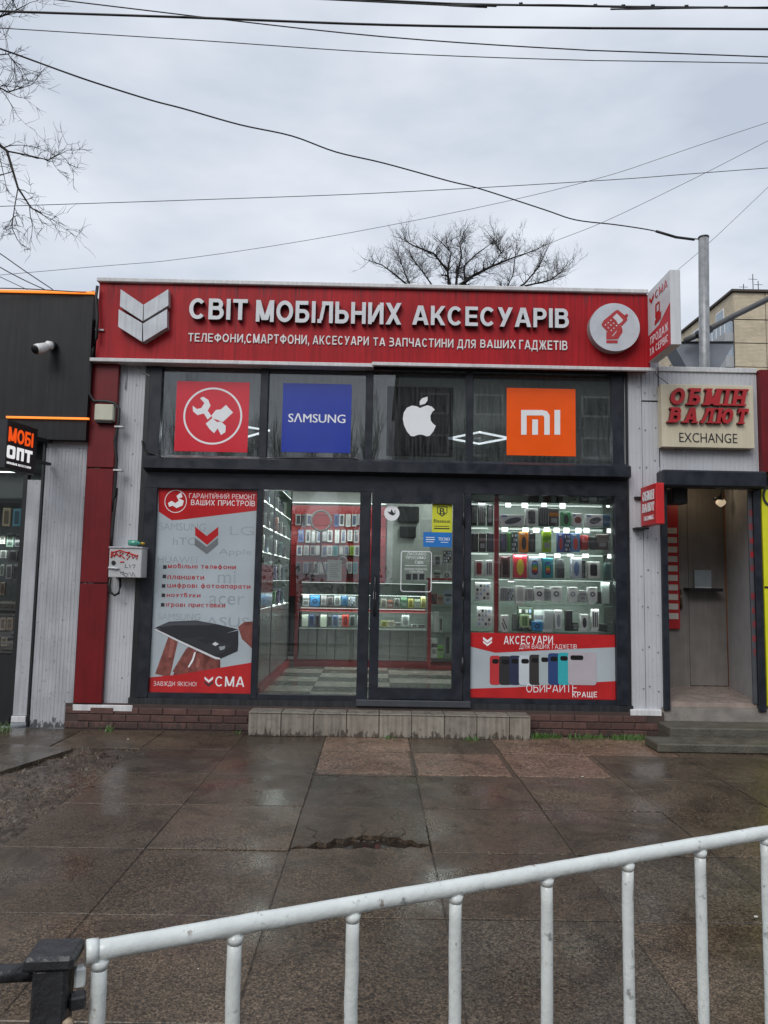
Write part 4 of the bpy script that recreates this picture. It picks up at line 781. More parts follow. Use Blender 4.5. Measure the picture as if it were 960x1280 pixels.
for q in ((1.451,1.601,1.514,1.634), (1.544,1.345,1.62,1.368), (1.764,1.375,1.813,1.404), (1.945,1.378,1.998,1.408), (2.126,1.382,2.179,1.411), (2.34,1.366,2.392,1.395), (1.387,1.054,1.453,1.08), (2.223,1.075,2.314,1.104), (2.354,1.074,2.436,1.103), (1.829,1.065,1.928,1.089), (1.566,1.903,1.632,1.926)):
    MB().rect(q, .148, .153, TAG, .001).build('price_tag', case)
RG = 'goods on the right window shelves'
top, s2, s3, s4, s5 = 'top', 'second', 'third', 'fourth', 'bottom'
ROWS = [
 ('top lit shelf', [((1.362,2.215,1.621,2.344), (.55,.56,.58), 'tilt', (.05,.06,.08), 'wide pale box picturing a dark oval speaker'), ((1.646,2.219,1.78,2.416), (.50,.50,.50), 'phone', (.10,.10,.11), 'light grey box with dark device'), ((1.797,2.222,1.894,2.438), (.06,.06,.065), 'bars', (.14,.14,.15), 'tall black packet with bars'), ((1.908,2.224,2.015,2.424), (.07,.06,.06), 'strip', (.4,.14,.02), 'black packet with orange stripe'), ((2.045,2.226,2.149,2.389), (.06,.30,.12), 'capsule', K_, 'green box with dark gadget'), ((2.169,2.229,2.275,2.372), (.60,.58,.57), 'tilt', (.2,.06,.05), 'white box with brown mouse'), ((2.317,2.232,2.503,2.365), (.62,.62,.64), 'tilt', (.05,.05,.06), 'wide white box with dark mouse'), ((2.51,2.235,2.588,2.364), (.04,.10,.18), None, K_, 'dark blue box at right end')]),
 ('second lit shelf', [((1.363,1.928,1.436,2.141), (.03,.03,.04), 'phone', (.12,.12,.2), 'black box with grey device'), ((1.446,1.929,1.485,2.143), (.08,.22,.06), None, K_, 'narrow green box'), ((1.491,1.93,1.56,2.157), (.04,.06,.05), 'sheet', K_, 'dark speckled box'), ((1.576,1.929,1.677,2.154), (.75,.24,.02), 'capsule', (.05,.03,.03), 'bright orange speaker box'), ((1.683,1.934,1.755,2.161), (.03,.03,.035), 'capsule', (.08,.07,.07), 'black box beside the orange one'), ((1.834,1.934,1.93,2.171), (.26,.42,.03), 'strip', (.12,.3,.02), 'lime green box'), ((2.001,1.936,2.071,2.148), (.06,.10,.32), 'capsule', (.45,.05,.04), 'purple blue box with red speaker'), ((2.076,1.938,2.143,2.15), (.04,.05,.14), 'sheet', K_, 'navy box with white pictures'), ((2.149,1.939,2.248,2.151), (.10,.22,.42), 'capsule', (.5,.06,.05), 'light blue box with red speaker'), ((2.258,1.971,2.355,2.132), (.36,.03,.03), 'cyl', (.2,.02,.02), 'round red speaker'), ((2.36,1.973,2.425,2.117), (.05,.05,.055), None, K_, 'charcoal block'), ((2.435,1.975,2.566,2.145), (.09,.07,.065), 'strip', (.16,.14,.13), 'brown grey box at right end')]),
 ('third lit shelf', [((1.364,1.647,1.473,1.883), (.07,.022,.02), 'phone', (.03,.015,.015), 'dark maroon box'), ((1.513,1.646,1.66,1.911), (.62,.04,.06), 'capsule', (.6,.5,.04), 'large red box with yellow blob'), ((1.683,1.649,1.813,1.885), (.36,.44,.50), 'rainbow', K_, 'grey blue box with rainbow capsule speaker'), ((1.835,1.652,1.95,1.871), (.04,.26,.32), 'rainbow', K_, 'teal box with rainbow capsule speaker'), ((1.983,1.654,2.088,1.863), (.07,.075,.08), 'cyl', (.03,.03,.03), 'dark grey cylinder speaker'), ((2.151,1.654,2.266,1.885), (.50,.55,.60), 'capsule', (.12,.2,.36), 'pale box with blue capsule'), ((2.274,1.656,2.309,1.858), (.02,.02,.02), None, K_, 'narrow black box'), ((2.333,1.658,2.463,1.84), (.62,.62,.60), 'phone', (.04,.04,.045), 'white box with black case'), ((2.523,1.661,2.593,1.83), (.07,.14,.13), None, K_, 'dim teal box at right end')]),
 ('fourth shelf', [((1.365,1.393,1.441,1.544), (.28,.30,.31), 'bars', (.16,.17,.18), 'grey translucent packet at left'), ((1.448,1.394,1.517,1.537), (.30,.32,.33), 'sheet', K_, 'grey speckled packet'), ((1.532,1.37,1.642,1.56), (.74,.76,.73), 'phone', (.5,.52,.5), 'tall white box with pale outline'), ((1.652,1.398,1.73,1.536), (.40,.41,.42), 'phone', (.3,.3,.32), 'light grey box'), ((1.743,1.396,1.852,1.559), (.74,.76,.74), 'ring', (.04,.05,.06), 'white box with dark earphone ring'), ((1.859,1.401,1.914,1.539), (.36,.38,.38), 'strip', GY, 'small grey box'), ((1.924,1.4,2.045,1.559), (.74,.76,.74), 'ring', (.2,.22,.24), 'white box with small grey ring'), ((2.113,1.403,2.219,1.558), (.74,.76,.74), 'ring', (.3,.32,.34), 'white box with pale ring'), ((2.236,1.4,2.314,1.523), (.45,.46,.46), 'strip', GY, 'grey box with stripe'), ((2.331,1.402,2.437,1.562), (.74,.76,.74), 'ring', (.14,.14,.18), 'white box with purple ring'), ((2.442,1.382,2.477,1.514), (.03,.03,.03), None, K_, 'narrow black stick'), ((2.487,1.383,2.57,1.617), (.55,.66,.62), None, K_, 'tall pale green box')]),
 ('bottom shelf', [((1.374,1.065,1.458,1.24), (.66,.68,.66), 'pens', K_, 'white box with two black pens'), ((1.503,1.067,1.554,1.254), (.05,.06,.05), 'bars', GY, 'dark slim gadget'), ((1.572,1.067,1.738,1.333), (.05,.08,.05), 'sheet', K_, 'dark green card of small parts'), ((1.59,1.106,1.684,1.245), (.42,.56,.30), 'phone', (.1,.2,.06), 'light green boxed gadget'), ((1.75,1.069,1.848,1.3), (.55,.62,.58), 'strip', GY, 'pale box behind the blue one'), ((1.718,1.072,1.83,1.175), (.03,.28,.62), 'ring', (.02,.08,.2), 'bright blue box'), ((1.849,1.074,1.954,1.303), (.48,.52,.52), None, K_, 'plain light grey box'), ((1.968,1.095,2.045,1.305), (.70,.72,.72), 'capsule', (.3,.34,.38), 'white box with grey oval'), ((2.087,1.078,2.161,1.302), (.03,.03,.035), None, K_, 'tall plain black box'), ((2.164,1.08,2.223,1.173), (.05,.10,.06), 'strip', GY, 'small dark green frame'), ((2.249,1.097,2.335,1.264), (.70,.72,.70), 'capsule', (.03,.03,.05), 'white box with black brush'), ((2.372,1.099,2.451,1.319), (.70,.72,.70), 'bars', (.03,.03,.05), 'white box with black watch strap'), ((2.46,1.08,2.543,1.161), (.04,.05,.04), None, K_, 'small dark box at right end')]),
 ('top shelf above the lights', [((1.692,2.493,1.807,2.582), (.14,.15,.15), None, K_, 'dim grey box'), ((1.87,2.496,1.946,2.595), (.16,.05,.04), None, K_, 'dim brown red box'), ((2.014,2.499,2.078,2.601), (.05,.05,.05), None, K_, 'dim black box'), ((2.159,2.501,2.243,2.599), (.62,.70,.50), 'strip', GY, 'pale yellow green packet'), ((2.274,2.504,2.373,2.596), (.10,.10,.10), 'strip', GY, 'dim charcoal box'), ((2.478,2.508,2.583,2.607), (.20,.26,.28), None, K_, 'dim blue grey box')]),
]
for rn, its in ROWS:
    for (q, col, kd, c1, d_) in its:
        y0 = YC + (.06 if rn.startswith('top shelf') else 0) + (.06 if 'behind' in d_ or 'card' in d_ else 0)
        if 'pale box with' in d_: pass
        o = product('speaker' if kd == 'cyl' else 'product_box', 'speaker' if kd == 'cyl' else 'product box', '%s, %s of right window display' % (d_, rn), q, y0, .07 if kd != 'cyl' else (q[2] - q[0]), col, kd, c1, group=RG)
LROW = [((1.045,2.216,1.103,2.45), K_, 'bars', GY, 'black hanging cable packet, left of three at top'), ((1.118,2.218,1.201,2.495), (.10,.11,.11), 'bars', (.3,.3,.3), 'charcoal cable packet, middle of three at top'), ((1.218,2.219,1.283,2.454), K_, 'phone', GY, 'black hanging packet, right of three at top'),
 ((1.047,1.923,1.12,2.132), (.03,.025,.03), 'phone', (.1,.1,.1), 'small black case pack, second row left'), ((1.129,1.925,1.207,2.134), (.04,.03,.03), 'strip', (.14,.1,.1), 'dark case pack, second row middle'), ((1.215,1.926,1.293,2.135), (.03,.03,.04), 'phone', (.09,.09,.12), 'black case pack, second row right'),
 ((1.084,1.654,1.178,1.834), (.55,.52,.52), 'phone', (.25,.05,.05), 'white pack with dark red phone case'), ((1.204,1.656,1.283,1.836), (.62,.64,.64), 'bars', K_, 'white pack with black bars'),
 ((1.09,1.391,1.261,1.591), (.70,.74,.73), 'sheet', K_, 'white card of small accessories, upper'), ((1.113,1.106,1.277,1.321), (.70,.74,.73), 'sheet', K_, 'white card of small accessories, lower')]
for q, col, kd, c1, d_ in LROW:
    product('accessory_pack', 'accessory pack', d_ + ', left of the red post', q, YC, .03, col, kd, c1, group='packs in the narrow left bay of the right window')
# ---- rear red slat wall with hanging packs
rear = thing('slat_wall', 'red slatted rear wall of the shop hung with phone case packs', 'slat wall', (-1.2, 4.4, .34))
swx0, swx1 = -1.993, 0.149; swz1 = 2.833
for k in range(9):
    z = swz1 - .17 * k
    bx('slat', (swx0, z - .160, swx1, z), 4.40, 4.43, SLAT, rear)
bx('backing', (swx0, .34, swx1, swz1), 4.435, 4.46, BLACK, rear)
bx('shop_wall_panel', (swx1 + .02, .34, 3.0, 3.6), 4.42, 4.45, mat('wall_green_grey', (.30, .34, .31), .5), rear)
bx('led_strip', (swx0, swz1 + .02, swx1, swz1 + .04), 4.25, 4.27, emit('led_dim', (.9, 1, .95), .25), rear)
for z in (swz1 + .03, swz1 - .45): o = shelf_fill(rear, swx0, swx1, 4.1, z, 3, R_(50))  # unseen lights added to brighten the slat wall and its packs
HC = [('grey', (.26, .28, .27)), ('pale', (.45, .48, .46)), ('dark', (.07, .07, .08)), ('blue', (.07, .12, .32)), ('white', (.62, .64, .62)), ('teal', (.04, .26, .28)), ('green', (.24, .36, .05)), ('dark red', (.24, .04, .05)), ('lilac', (.22, .18, .34))]
HP = [[(-1.365,2.490,-1.273,2.677,0),(-1.257,2.461,-1.186,2.679,2),(-1.181,2.486,-1.091,2.681,1),(-0.723,2.479,-0.637,2.689,3),(-0.634,2.491,-0.550,2.691,4),(-0.527,2.478,-0.443,2.693,4),(-0.424,2.488,-0.343,2.695,1),(-0.353,2.510,-0.266,2.697,0)],
 [(-1.313,2.209,-1.220,2.414,3),(-1.188,2.202,-1.108,2.416,1),(-1.094,2.195,-1.023,2.418,0),(-1.006,2.207,-0.925,2.420,1),(-0.908,2.229,-0.829,2.422,0),(-0.824,2.219,-0.741,2.423,4),(-0.701,2.202,-0.626,2.426,4),(-0.595,2.208,-0.518,2.428,1),(-0.491,2.241,-0.409,2.430,4),(-0.386,2.214,-0.300,2.432,0)],
 [(-1.330,1.985,-1.239,2.151,4),(-1.216,1.991,-1.129,2.153,1),(-1.107,1.989,-1.020,2.155,0),(-1.017,1.997,-0.939,2.157,1),(-0.915,1.970,-0.823,2.159,0),(-0.824,1.991,-0.737,2.160,4),(-0.727,1.987,-0.647,2.162,5),(-0.631,2.002,-0.549,2.164,0),(-0.543,2.000,-0.462,2.166,0),(-0.450,2.004,-0.372,2.167,6),(-0.371,1.991,-0.280,2.169,1)],
 [(-1.337,1.693,-1.255,1.879,2),(-1.217,1.680,-1.131,1.881,0),(-1.134,1.676,-1.059,1.883,2),(-1.042,1.672,-0.956,1.885,1),(-0.958,1.677,-0.867,1.886,0),(-0.861,1.680,-0.770,1.888,1),(-0.494,1.701,-0.402,1.895,4),(-0.391,1.696,-0.310,1.897,5)]]
ORD2 = ['top', 'second', 'third', 'lowest']
for k, row in enumerate(HP):
    for i, (a, b0, c_, d_, ci) in enumerate(row):
        cn, col = HC[ci]
        product('hanging_pack', 'case pack', '%s phone case pack, %s from left in the %s row on the red slat wall' % (cn, OR[i], ORD2[k]), (a, b0, c_, d_), 4.34, .03, tuple(x * .9 + .04 for x in col), 'phone', [(.06, .06, .07), (.3, .3, .32), (.1, .12, .2), (.5, .5, .5)][(i * 7 + k) % 4] if ci in (0, 1, 4) else tuple(x * .5 for x in col), group='packs hanging on the red slat wall')
# ---- counter
cnt = thing('shop_counter', 'grey fronted glass topped shop counter with a red kickboard', 'counter', (-.4, 2.9, .34))
kx0, kx1 = -1.112, 0.75
kz = [0.438, 0.886, 1.129, 1.187, 1.384, 1.559]
for i in range(7):
    w_ = (kx1 - kx0) / 7; bx('front_panel', (kx0 + w_ * i + .004, kz[0], kx0 + w_ * (i + 1) - .004, kz[1] - .01), 2.90, 2.92, INTD, cnt, .002)
bx('body', (kx0, .34, kx1, kz[1] - .01), 2.925, 3.3, BLACK, cnt)
bx('kickboard', (kx0 - .06, .34, kx1 + .4, kz[0] - .005), 2.88, 2.9, SLAT, cnt)
bx('shelf', (kx0, kz[1] - .01, kx1, kz[1]), 2.86, 3.3, INT, cnt); bx('red_band', (kx0, kz[2], kx1, kz[3]), 2.95, 2.97, SLAT, cnt)
bx('shelf', (kx0, kz[3], kx1, kz[3] + .01), 2.9, 3.3, GSHELF, cnt); bx('shelf', (kx0, kz[4], kx1, kz[4] + .012), 2.9, 3.3, GSHELF, cnt); bx('glass_top', (kx0, kz[5], kx1, kz[5] + .012), 2.9, 3.3, GSHELF, cnt)
bx('back_board', (kx0, kz[1] + .01, kx1, kz[5] - .01), 3.31, 3.33, mat('counter_back', (.34, .38, .36), .5), cnt)
bx('led_strip', (kx0 + .02, kz[4] - .013, kx1 - .02, kz[4] - .009), 2.93, 2.94, LED, cnt); bx('led_strip', (kx0 + .02, kz[3] - .013, kx1 - .02, kz[3] - .009), 2.93, 2.94, LED, cnt); bx('led_strip', (kx0 + .02, kz[5] - .011, kx1 - .02, kz[5] - .007), 2.93, 2.94, LED, cnt)
for z in (kz[4] - .02, kz[2] - .008): shelf_fill(cnt, kx0, kx1, 2.91, z, 1.6, R_(35))
bx('corner_post', (kx0 - .06, .34, kx0 - .01, kz[5]), 2.89, 2.93, SLAT, cnt)
CG = 'boxed phones on the shop counter shelves'
cg = [('lower', [((-1.076,0.905,-0.984,1.075), (.62,.70,.60), None), ((-0.974,0.902,-0.892,1.076), (.06,.10,.22), 'phone'), ((-0.878,0.904,-0.817,1.083), (.04,.04,.05), 'phone'), ((-0.803,0.905,-0.714,1.079), (.66,.74,.60), None), ((-0.701,0.907,-0.639,1.076), (.10,.12,.12), 'phone'), ((-0.629,0.908,-0.554,1.077), (.14,.20,.34), 'phone'), ((-0.544,0.909,-0.496,1.075), (.4,.42,.42), 'strip'), ((-0.486,0.911,-0.387,1.085), (.62,.08,.06), 'phone'), ((-0.373,0.913,-0.294,1.082), (.16,.19,.18), 'phone'), ((-0.264,0.915,-0.183,1.084), (.55,.6,.56), 'phone')]),
 ('upper', [((-1.071,1.194,-0.975,1.372), (.60,.66,.66), 'strip'), ((-0.961,1.196,-0.824,1.361), (.05,.28,.62), 'ring'), ((-0.804,1.21,-0.722,1.36), (.34,.33,.34), 'ring'), ((-0.711,1.212,-0.622,1.345), (.20,.19,.20), 'phone'), ((-0.609,1.214,-0.516,1.36), (.44,.50,.48), 'phone'), ((-0.506,1.212,-0.417,1.365), (.05,.16,.30), 'ring'), ((-0.407,1.207,-0.297,1.35), (.30,.34,.38), 'sheet')])]
cnames = {'lower': ['plain pale green', 'navy phone', 'black phone', 'pale yellow green', 'charcoal phone', 'slate blue phone', 'narrow grey', 'bright red phone', 'dark green grey phone', 'pale phone'], 'upper': ['white', 'bright blue', 'grey ringed', 'dark grey phone', 'pale grey phone', 'deep blue ringed', 'speckled grey']}
for rn, its in cg:
    for i, (q, col, kd) in enumerate(its):
        product('phone_box', 'phone box', '%s box on the %s counter shelf, %s from left' % (cnames[rn][i], rn, OR[i]), q, 2.95, .05, col, kd, tuple(x * .35 for x in col), group=CG)
dg_ = [('jar row', [((0.077,1.192,0.162,1.327), (.30,.30,.24)), ((0.175,1.194,0.259,1.314), (.30,.14,.10)), ((0.271,1.196,0.356,1.34), (.20,.22,.20)), ((0.374,1.197,0.459,1.354), (.12,.24,.14)), ((0.477,1.199,0.556,1.335), (.42,.40,.12)), ((0.574,1.201,0.653,1.327), (.34,.40,.30)), ((0.665,1.202,0.738,1.368), (.52,.52,.20))]),
 ('tray row', [((0.083,0.917,0.18,1.006), (.42,.42,.10)), ((0.192,0.918,0.282,1.008), (.50,.46,.34)), ((0.384,0.934,0.499,1.096), (.50,.56,.54)), ((0.295,0.92,0.373,0.986), (.3,.3,.28)), ((0.525,0.915,0.627,0.966), (.5,.52,.5)), ((0.646,0.917,0.724,0.962), (.12,.12,.12))])]
for rn, its in dg_:
    for i, (q, col) in enumerate(its):
        product('gadget_box', 'small box', 'small box, %s from left in the %s of the counter behind the door' % (OR[i], rn), q, 2.95, .05, col, 'strip' if i % 2 else 'phone', tuple(x * .4 for x in col), group='small boxes in the counter behind the door')
# leaflet, ring lamps, dark frames, white cabinet
o = MB().rect((-0.706,1.576,-0.496,1.878), 2.7, 2.703, flat((.55, .57, .56), .6)).build('notice_sheet', None, 'pale printed notice sheet standing on the counter glass', (-0.599,2.7,1.578), 'notice')
b = MB(); nq = (-0.681,1.601,-0.521,1.852)
for k in range(7): b.rect(sub(nq, .08, .12 + k * .12, .92 - .1 * (k % 3), .15 + k * .12), 2.698, 2.6995, flat((.2, .21, .21), .6))
b.build('print', o)
def ring_lamp(label, cx, cz, y, r, zbase):
    t = thing('ring_lamp', label, 'ring lamp', (cx, y, zbase), 0, 'ring lamps on tripods')
    b = MB(); b.tube([(cx + r * math.cos(a), y, cz + r * math.sin(a)) for a in [2 * math.pi * k / 28 for k in range(29)]], r * .12, flat((.62, .66, .62), .4), 6, False); b.build('ring', t)
    b = MB(); b.tube([(cx, y + .02, cz - r), (cx, y + .02, zbase + .35)], .012, BLACK, 6); b.build('stand', t)
    for a in (-.6, .6, 2.6): b = MB(); b.tube([(cx, y + .02, zbase + .38), (cx + .22 * math.sin(a), y + .02 - .2 * math.cos(a), zbase)], .010, BLACK, 6); b.build('leg', t)
ring_lamp('large white ring lamp on black tripod standing before the red wall', -0.843, 2.472, 3.1, .15, 1.574)
ring_lamp('small white ring lamp behind the notice sheet', -0.509, 1.878, 3.2, .065, 1.568)
for lab, q in (('black framed screen high on the grey wall behind the door', (0.344,2.574,0.701,2.842)), ('smaller black framed screen below the first behind the door', (0.377,2.321,0.653,2.508))):
    o = MB().rect(q, 4.36, 4.40, BLACK, .008).build('wall_screen', None, lab, (q[0], 4.38, q[1]), 'screen'); bx('screen_glass', inset(q, .06), 4.352, 4.36, mat('screen_dark', (.03, .035, .035), .15), o)
cab = thing('white_cabinet', 'white lit glass cabinet with red frame behind right of door', 'cabinet', (.9, 2.7, .34))
wq = (0.748,0.492,1.144,1.593)
bx('frame_post', (wq[0], .40, wq[0] + .05, wq[3] + .02), 2.68, 2.73, SLAT, cab)
bx('back_panel', (wq[0] + .05, .40, wq[2] + .3, wq[3] + .0), 3.0, 3.02, mat('case_back', (.5, .6, .54), .4), cab)
bx('back_panel', (wq[0] + .05, wq[3] + .12, wq[2] + .3, wq[3] + .75), 3.05, 3.07, mat('wall_green_grey', (.30, .34, .31), .5), cab)
bx('top_rail', (wq[0], wq[3] + .02, wq[2] + .3, wq[3] + .05), 2.68, 3.0, SLAT, cab); bx('base', (wq[0], .34, wq[2] + .3, .40), 2.7, 3.0, SLAT, cab)
for v_ in (1.233, 0.863, 0.491, 1.823, 1.604):
    bx('shelf', (wq[0] + .05, v_ - .008, wq[2] + .3, v_), 2.7, 3.0, GSHELF, cab)
bx('led_strip', (wq[0] + .06, wq[3] - .02, wq[2] + .28, wq[3] - .01), 2.75, 2.76, LED, cab); bx('led_strip', (wq[0] + .5, .42, wq[0] + .51, wq[3] - .03), 2.9, 2.91, LED, cab)
for d_, q, col, kd in (('dark red box', (0.795,1.271,0.885,1.419), (.30,.03,.04), 'phone'), ('orange topped pack', (0.897,1.273,0.974,1.391), (.6,.28,.16), 'strip'), ('blue and white pack', (0.992,1.275,1.099,1.467), (.4,.5,.66), 'strip'), ('tall white box', (0.847,0.866,0.912,1.16), (.72,.76,.74), None), ('white boxed gadget', (0.924,0.867,0.972,1.096), (.6,.64,.62), 'phone'), ('large white box with red corner', (0.81,0.502,0.899,0.777), (.70,.74,.70), 'strip'), ('bright green packet', (0.905,0.504,0.982,0.679), (.25,.62,.10), 'strip'), ('black handled gadget', (1.023,0.57,1.07,0.804), (.03,.03,.03), None), ('framed black phone', (0.83,1.818,0.944,1.974), (.5,.52,.5), 'phone'), ('pale upper box', (0.833,1.616,0.935,1.759), (.45,.52,.48), 'strip'), ('small pale gadget box', (0.964,1.618,1.084,1.749), (.5,.56,.54), 'ring'), ('dark hanging packs', (0.973,1.869,1.093,2.048), (.1,.1,.1), 'sheet')):
    product('cabinet_item', 'cabinet item', '%s in the white cabinet behind the door' % d_, q, 2.75, .05, col, kd, (.1, .1, .1), group='items in the white cabinet')
# ---- left display cabinet running back along the side wall
lc = thing('side_display_cabinet', 'tall glass fronted side display with lit shelf edges behind the left window', 'display cabinet', (-1.55, 1.7, .34))
LXF = -1.28
lz = [1.26, 1.58, 1.90, 2.19, 2.48, 2.79]
bxs('back_panel', -1.75, .16, .36, -1.73, 3.25, 3.1, mat('case_back', (.5, .6, .54), .4), lc)
bxs('partition', -1.73, 1.18, 1.26, LXF - .01, 1.20, 3.05, mat('cabinet_partition', (.36, .44, .39), .4), lc)
bxs('partition', -1.73, 3.0, .4, LXF - .01, 3.02, 3.05, mat('cabinet_partition', (.36, .44, .39), .4), lc)
bxs('partition', -1.73, .16, .4, LXF - .01, .175, 3.05, GSHELF, lc)
for k in range(4): bxs('drawer_front', LXF - .016, .18 + k * .72, .42, LXF, .18 + (k + 1) * .72 - .008, 1.24, mat('drawer_grey', (.30, .33, .31), .22, var=.08), lc, .002)
bxs('kickboard', LXF - .01, .16, .34, LXF + .05, 3.1, .415, mat('kick_red', (.45, .02, .03), .4), lc)
for z in lz:
    bxs('shelf', -1.73, .18, z - .008, LXF - .002, 3.0, z, GSHELF, lc)
    for a, c_ in ((.18, 1.17), (1.21, 3.0)): bxs('led_strip', LXF - .012, a, z - .014, LXF - .006, c_, z - .010, LED, lc)
bxs('front_post', LXF - .008, 1.172, .4, LXF + .006, 1.205, 3.05, DARK, lc); bxs('front_post', LXF - .008, 3.0, .4, LXF + .006, 3.03, 3.05, DARK, lc); bxs('front_post', LXF - .008, .15, .4, LXF + .006, .175, 3.05, DARK, lc)
for z in lz: o = shelf_fill(lc, .2, 2.9, 1.6, z - .02, 1.1); o.location.x = LXF - .02 - lc.location.x; o.rotation_euler = (0, R_(30), R_(90)); 
LP_ = [('green', (.10, .42, .12)), ('orange', (.62, .20, .06)), ('pale', (.55, .62, .56)), ('lime', (.36, .55, .12)), ('blue grey', (.16, .28, .34)), ('dark', (.06, .07, .06)), ('white', (.68, .74, .68)), ('violet', (.25, .15, .45)), ('turquoise', (.10, .36, .38))]
seq = [[8, 6, 5, 2, 0, 7, 4], [6, 2, 8, 5, 7, 6, 4], [3, 6, 4, 2, 6, 8, 5], [2, 6, 5, 4, 1, 6, 2], [1, 5, 4, 8, 2, 4, 6], [0, 2, 5, 4, 7, 2, 8]]
ys = [.36, .62, .90, 1.3, 1.7, 2.15, 2.6]
sn = ['lowest', 'second lowest', 'third lowest', 'fourth lowest', 'fifth lowest', 'highest']
for k, z in enumerate(lz):
    for i, y in enumerate(ys):
        cn, col = LP_[seq[k][i]]; h = rng.uniform(.15, .21); w_ = rng.uniform(.12, .2); lean = rng.uniform(.02, .07)
        b = MB(); x1_ = -1.292 - rng.uniform(0, .02); q_ = (x1_ - w_ * .9, z + .001, x1_, z + h); b.rect(q_, y, y + .035, flat(col, .3), .003); b.rect(inset(q_, .18, .12), y - .0016, y - .0002, flat(tuple(x * .35 for x in col), .25)); b.rect(sub(q_, .1, .9, .9, .96), y - .0016, y - .0002, flat((.6, .62, .6), .4))
        b.build('leaning_box', None, '%s box on the %s shelf of the side display, %s from window' % (cn, sn[k], OR[i]), (-1.4, y, z), 'box', 'boxes leaning in the side display')
# low poster on side display front
q_ = MB(); q_.box(LXF + .003, .2, 1.27, LXF + .006, 1.16, 1.75, PR); o = q_.build('side_poster', None, 'small red poster on the side display front', (LXF, .6, 1.27), 'poster'); bxs('print', LXF + .0062, .2, 1.27, LXF + .0072, 1.16, 1.43, PWH, o)
# =================================================================== STEP
TILE = mat('step_tile', (.25, .225, .19), .35, var=.14, scale=10, streak=.25, grime=.45, rnd=.1, rvar=.12)
mould(TILE, 0, .22, (.035, .028, .022), .8)
stp = thing('entrance_step', 'long low step faced with beige tiles under the shop windows', 'step', (.2, -.2, 0))
sx0, sx1 = -1.267, 1.602; SZ = .235
bxs('core', sx0 + .01, -.29, -.02, sx1 - .01, -.07, SZ - .01, MORT, stp)
n_ = 9; tw = (sx1 - sx0) / 8.63
mf = MB(); mf.box(0, 0, 0, tw - .008, .012, SZ, TILE, .003)
for i in range(n_):
    x0 = sx0 + i * tw; x1 = min(x0 + tw - .007, sx1)
    bxs('front_tile', x0, -.302, .0, x1, -.291, SZ - .012 - (.002 if i % 2 else 0), TILE, stp, .003)
    bxs('top_tile', x0, -.31, SZ - .010, x1, -.06, SZ + rng.uniform(0, .004), TILE, stp, .003)
bxs('side_tile', sx1 - .009, -.289, 0, sx1 + .003, -.07, SZ - .012, TILE, stp)
# joint fill between slabs (leaves the pothole and the rubble patch open)
jb = MB()
for q in ((-2.0, -7.7, 9, -3.5), (.36, -3.5, 9, -.12), (-1.95, -3.5, -.48, -.12), (-.48, -3.0, .36, -.12), (-8.8, -7.7, -2.0, -3.8)):
    jb.add([(q[0], q[1], -.006), (q[2], q[1], -.006), (q[2], q[3], -.006), (q[0], q[3], -.006)], [(0, 1, 2, 3)], DIRT)
jb.build('joint_dirt', pv)
# =================================================================== UTILITY BOXES, CABLES
mbx = thing('meter_box', 'grey metal meter box with red graffiti on the wall left of the windows', 'meter box', (-2.5, -.1, 1.6))
mq = (-2.788,1.572,-2.448,1.888)
bx('body', mq, -.24, -.02, mat('meter_grey', (.46, .47, .48), .5, var=.08, grime=.35), mbx, .006)
bx('lid', (mq[0] - .006, mq[3] - .012, mq[2] + .006, mq[3] + .006), -.25, -.02, CLADD, mbx, .003)
GRF = mat('graffiti_red', (.55, .03, .02), .5)
b = MB()
for pts in ([(-2.764,-0.243,1.844),(-2.767,-0.243,1.777),(-2.746,-0.243,1.802),(-2.756,-0.243,1.84)], [(-2.736,-0.243,1.784),(-2.714,-0.243,1.836),(-2.687,-0.243,1.791),(-2.7,-0.243,1.811),(-2.733,-0.243,1.807)], [(-2.674,-0.243,1.783),(-2.677,-0.243,1.837),(-2.639,-0.243,1.825),(-2.667,-0.243,1.804),(-2.627,-0.243,1.771)], [(-2.622,-0.243,1.834),(-2.577,-0.243,1.839),(-2.608,-0.243,1.805),(-2.571,-0.243,1.797),(-2.602,-0.243,1.759)], [(-2.56,-0.243,1.826),(-2.54,-0.243,1.773),(-2.517,-0.243,1.806),(-2.498,-0.243,1.761),(-2.492,-0.243,1.811)], [(-2.768,-0.243,1.827),(-2.677,-0.243,1.854),(-2.572,-0.243,1.822),(-2.492,-0.243,1.799)], [(-2.671,-0.243,1.733),(-2.63,-0.243,1.734)]):
    b.tube(pts, .007, GRF, 4)
b.build('graffiti', mbx)
b = MB()
for pts in ([(-2.666,-0.242,1.633),(-2.582,-0.242,1.61),(-2.597,-0.242,1.58),(-2.666,-0.242,1.625)], [(-2.636,-0.242,1.64),(-2.618,-0.242,1.588)], [(-2.612,-0.242,1.713),(-2.619,-0.242,1.676),(-2.585,-0.242,1.676)], [(-2.57,-0.242,1.71),(-2.564,-0.242,1.672)], [(-2.545,-0.242,1.706),(-2.512,-0.242,1.707),(-2.527,-0.242,1.673)], [(-2.573,-0.242,1.627),(-2.54,-0.242,1.59),(-2.533,-0.242,1.631),(-2.506,-0.242,1.586)]): b.tube(pts, .0028, mat('graffiti_black', (.06, .06, .08), .5), 4)
b.build('graffiti_tag', mbx)
b = MB(); b.poly(ell(-2.738, 1.723, .022, .024, 12), -.247, -.24, BLACK); b.build('lock', mbx)
b = MB(); b.tube([(-2.786,-0.25,1.672),(-2.719,-0.262,1.669),(-2.678,-0.25,1.662)], .010, SILVER, 8); b.build('latch', mbx)
bt = thing('bottle', 'green glass bottle with gold cap lying on the meter box', 'bottle', (-2.565,-0.14,1.936))
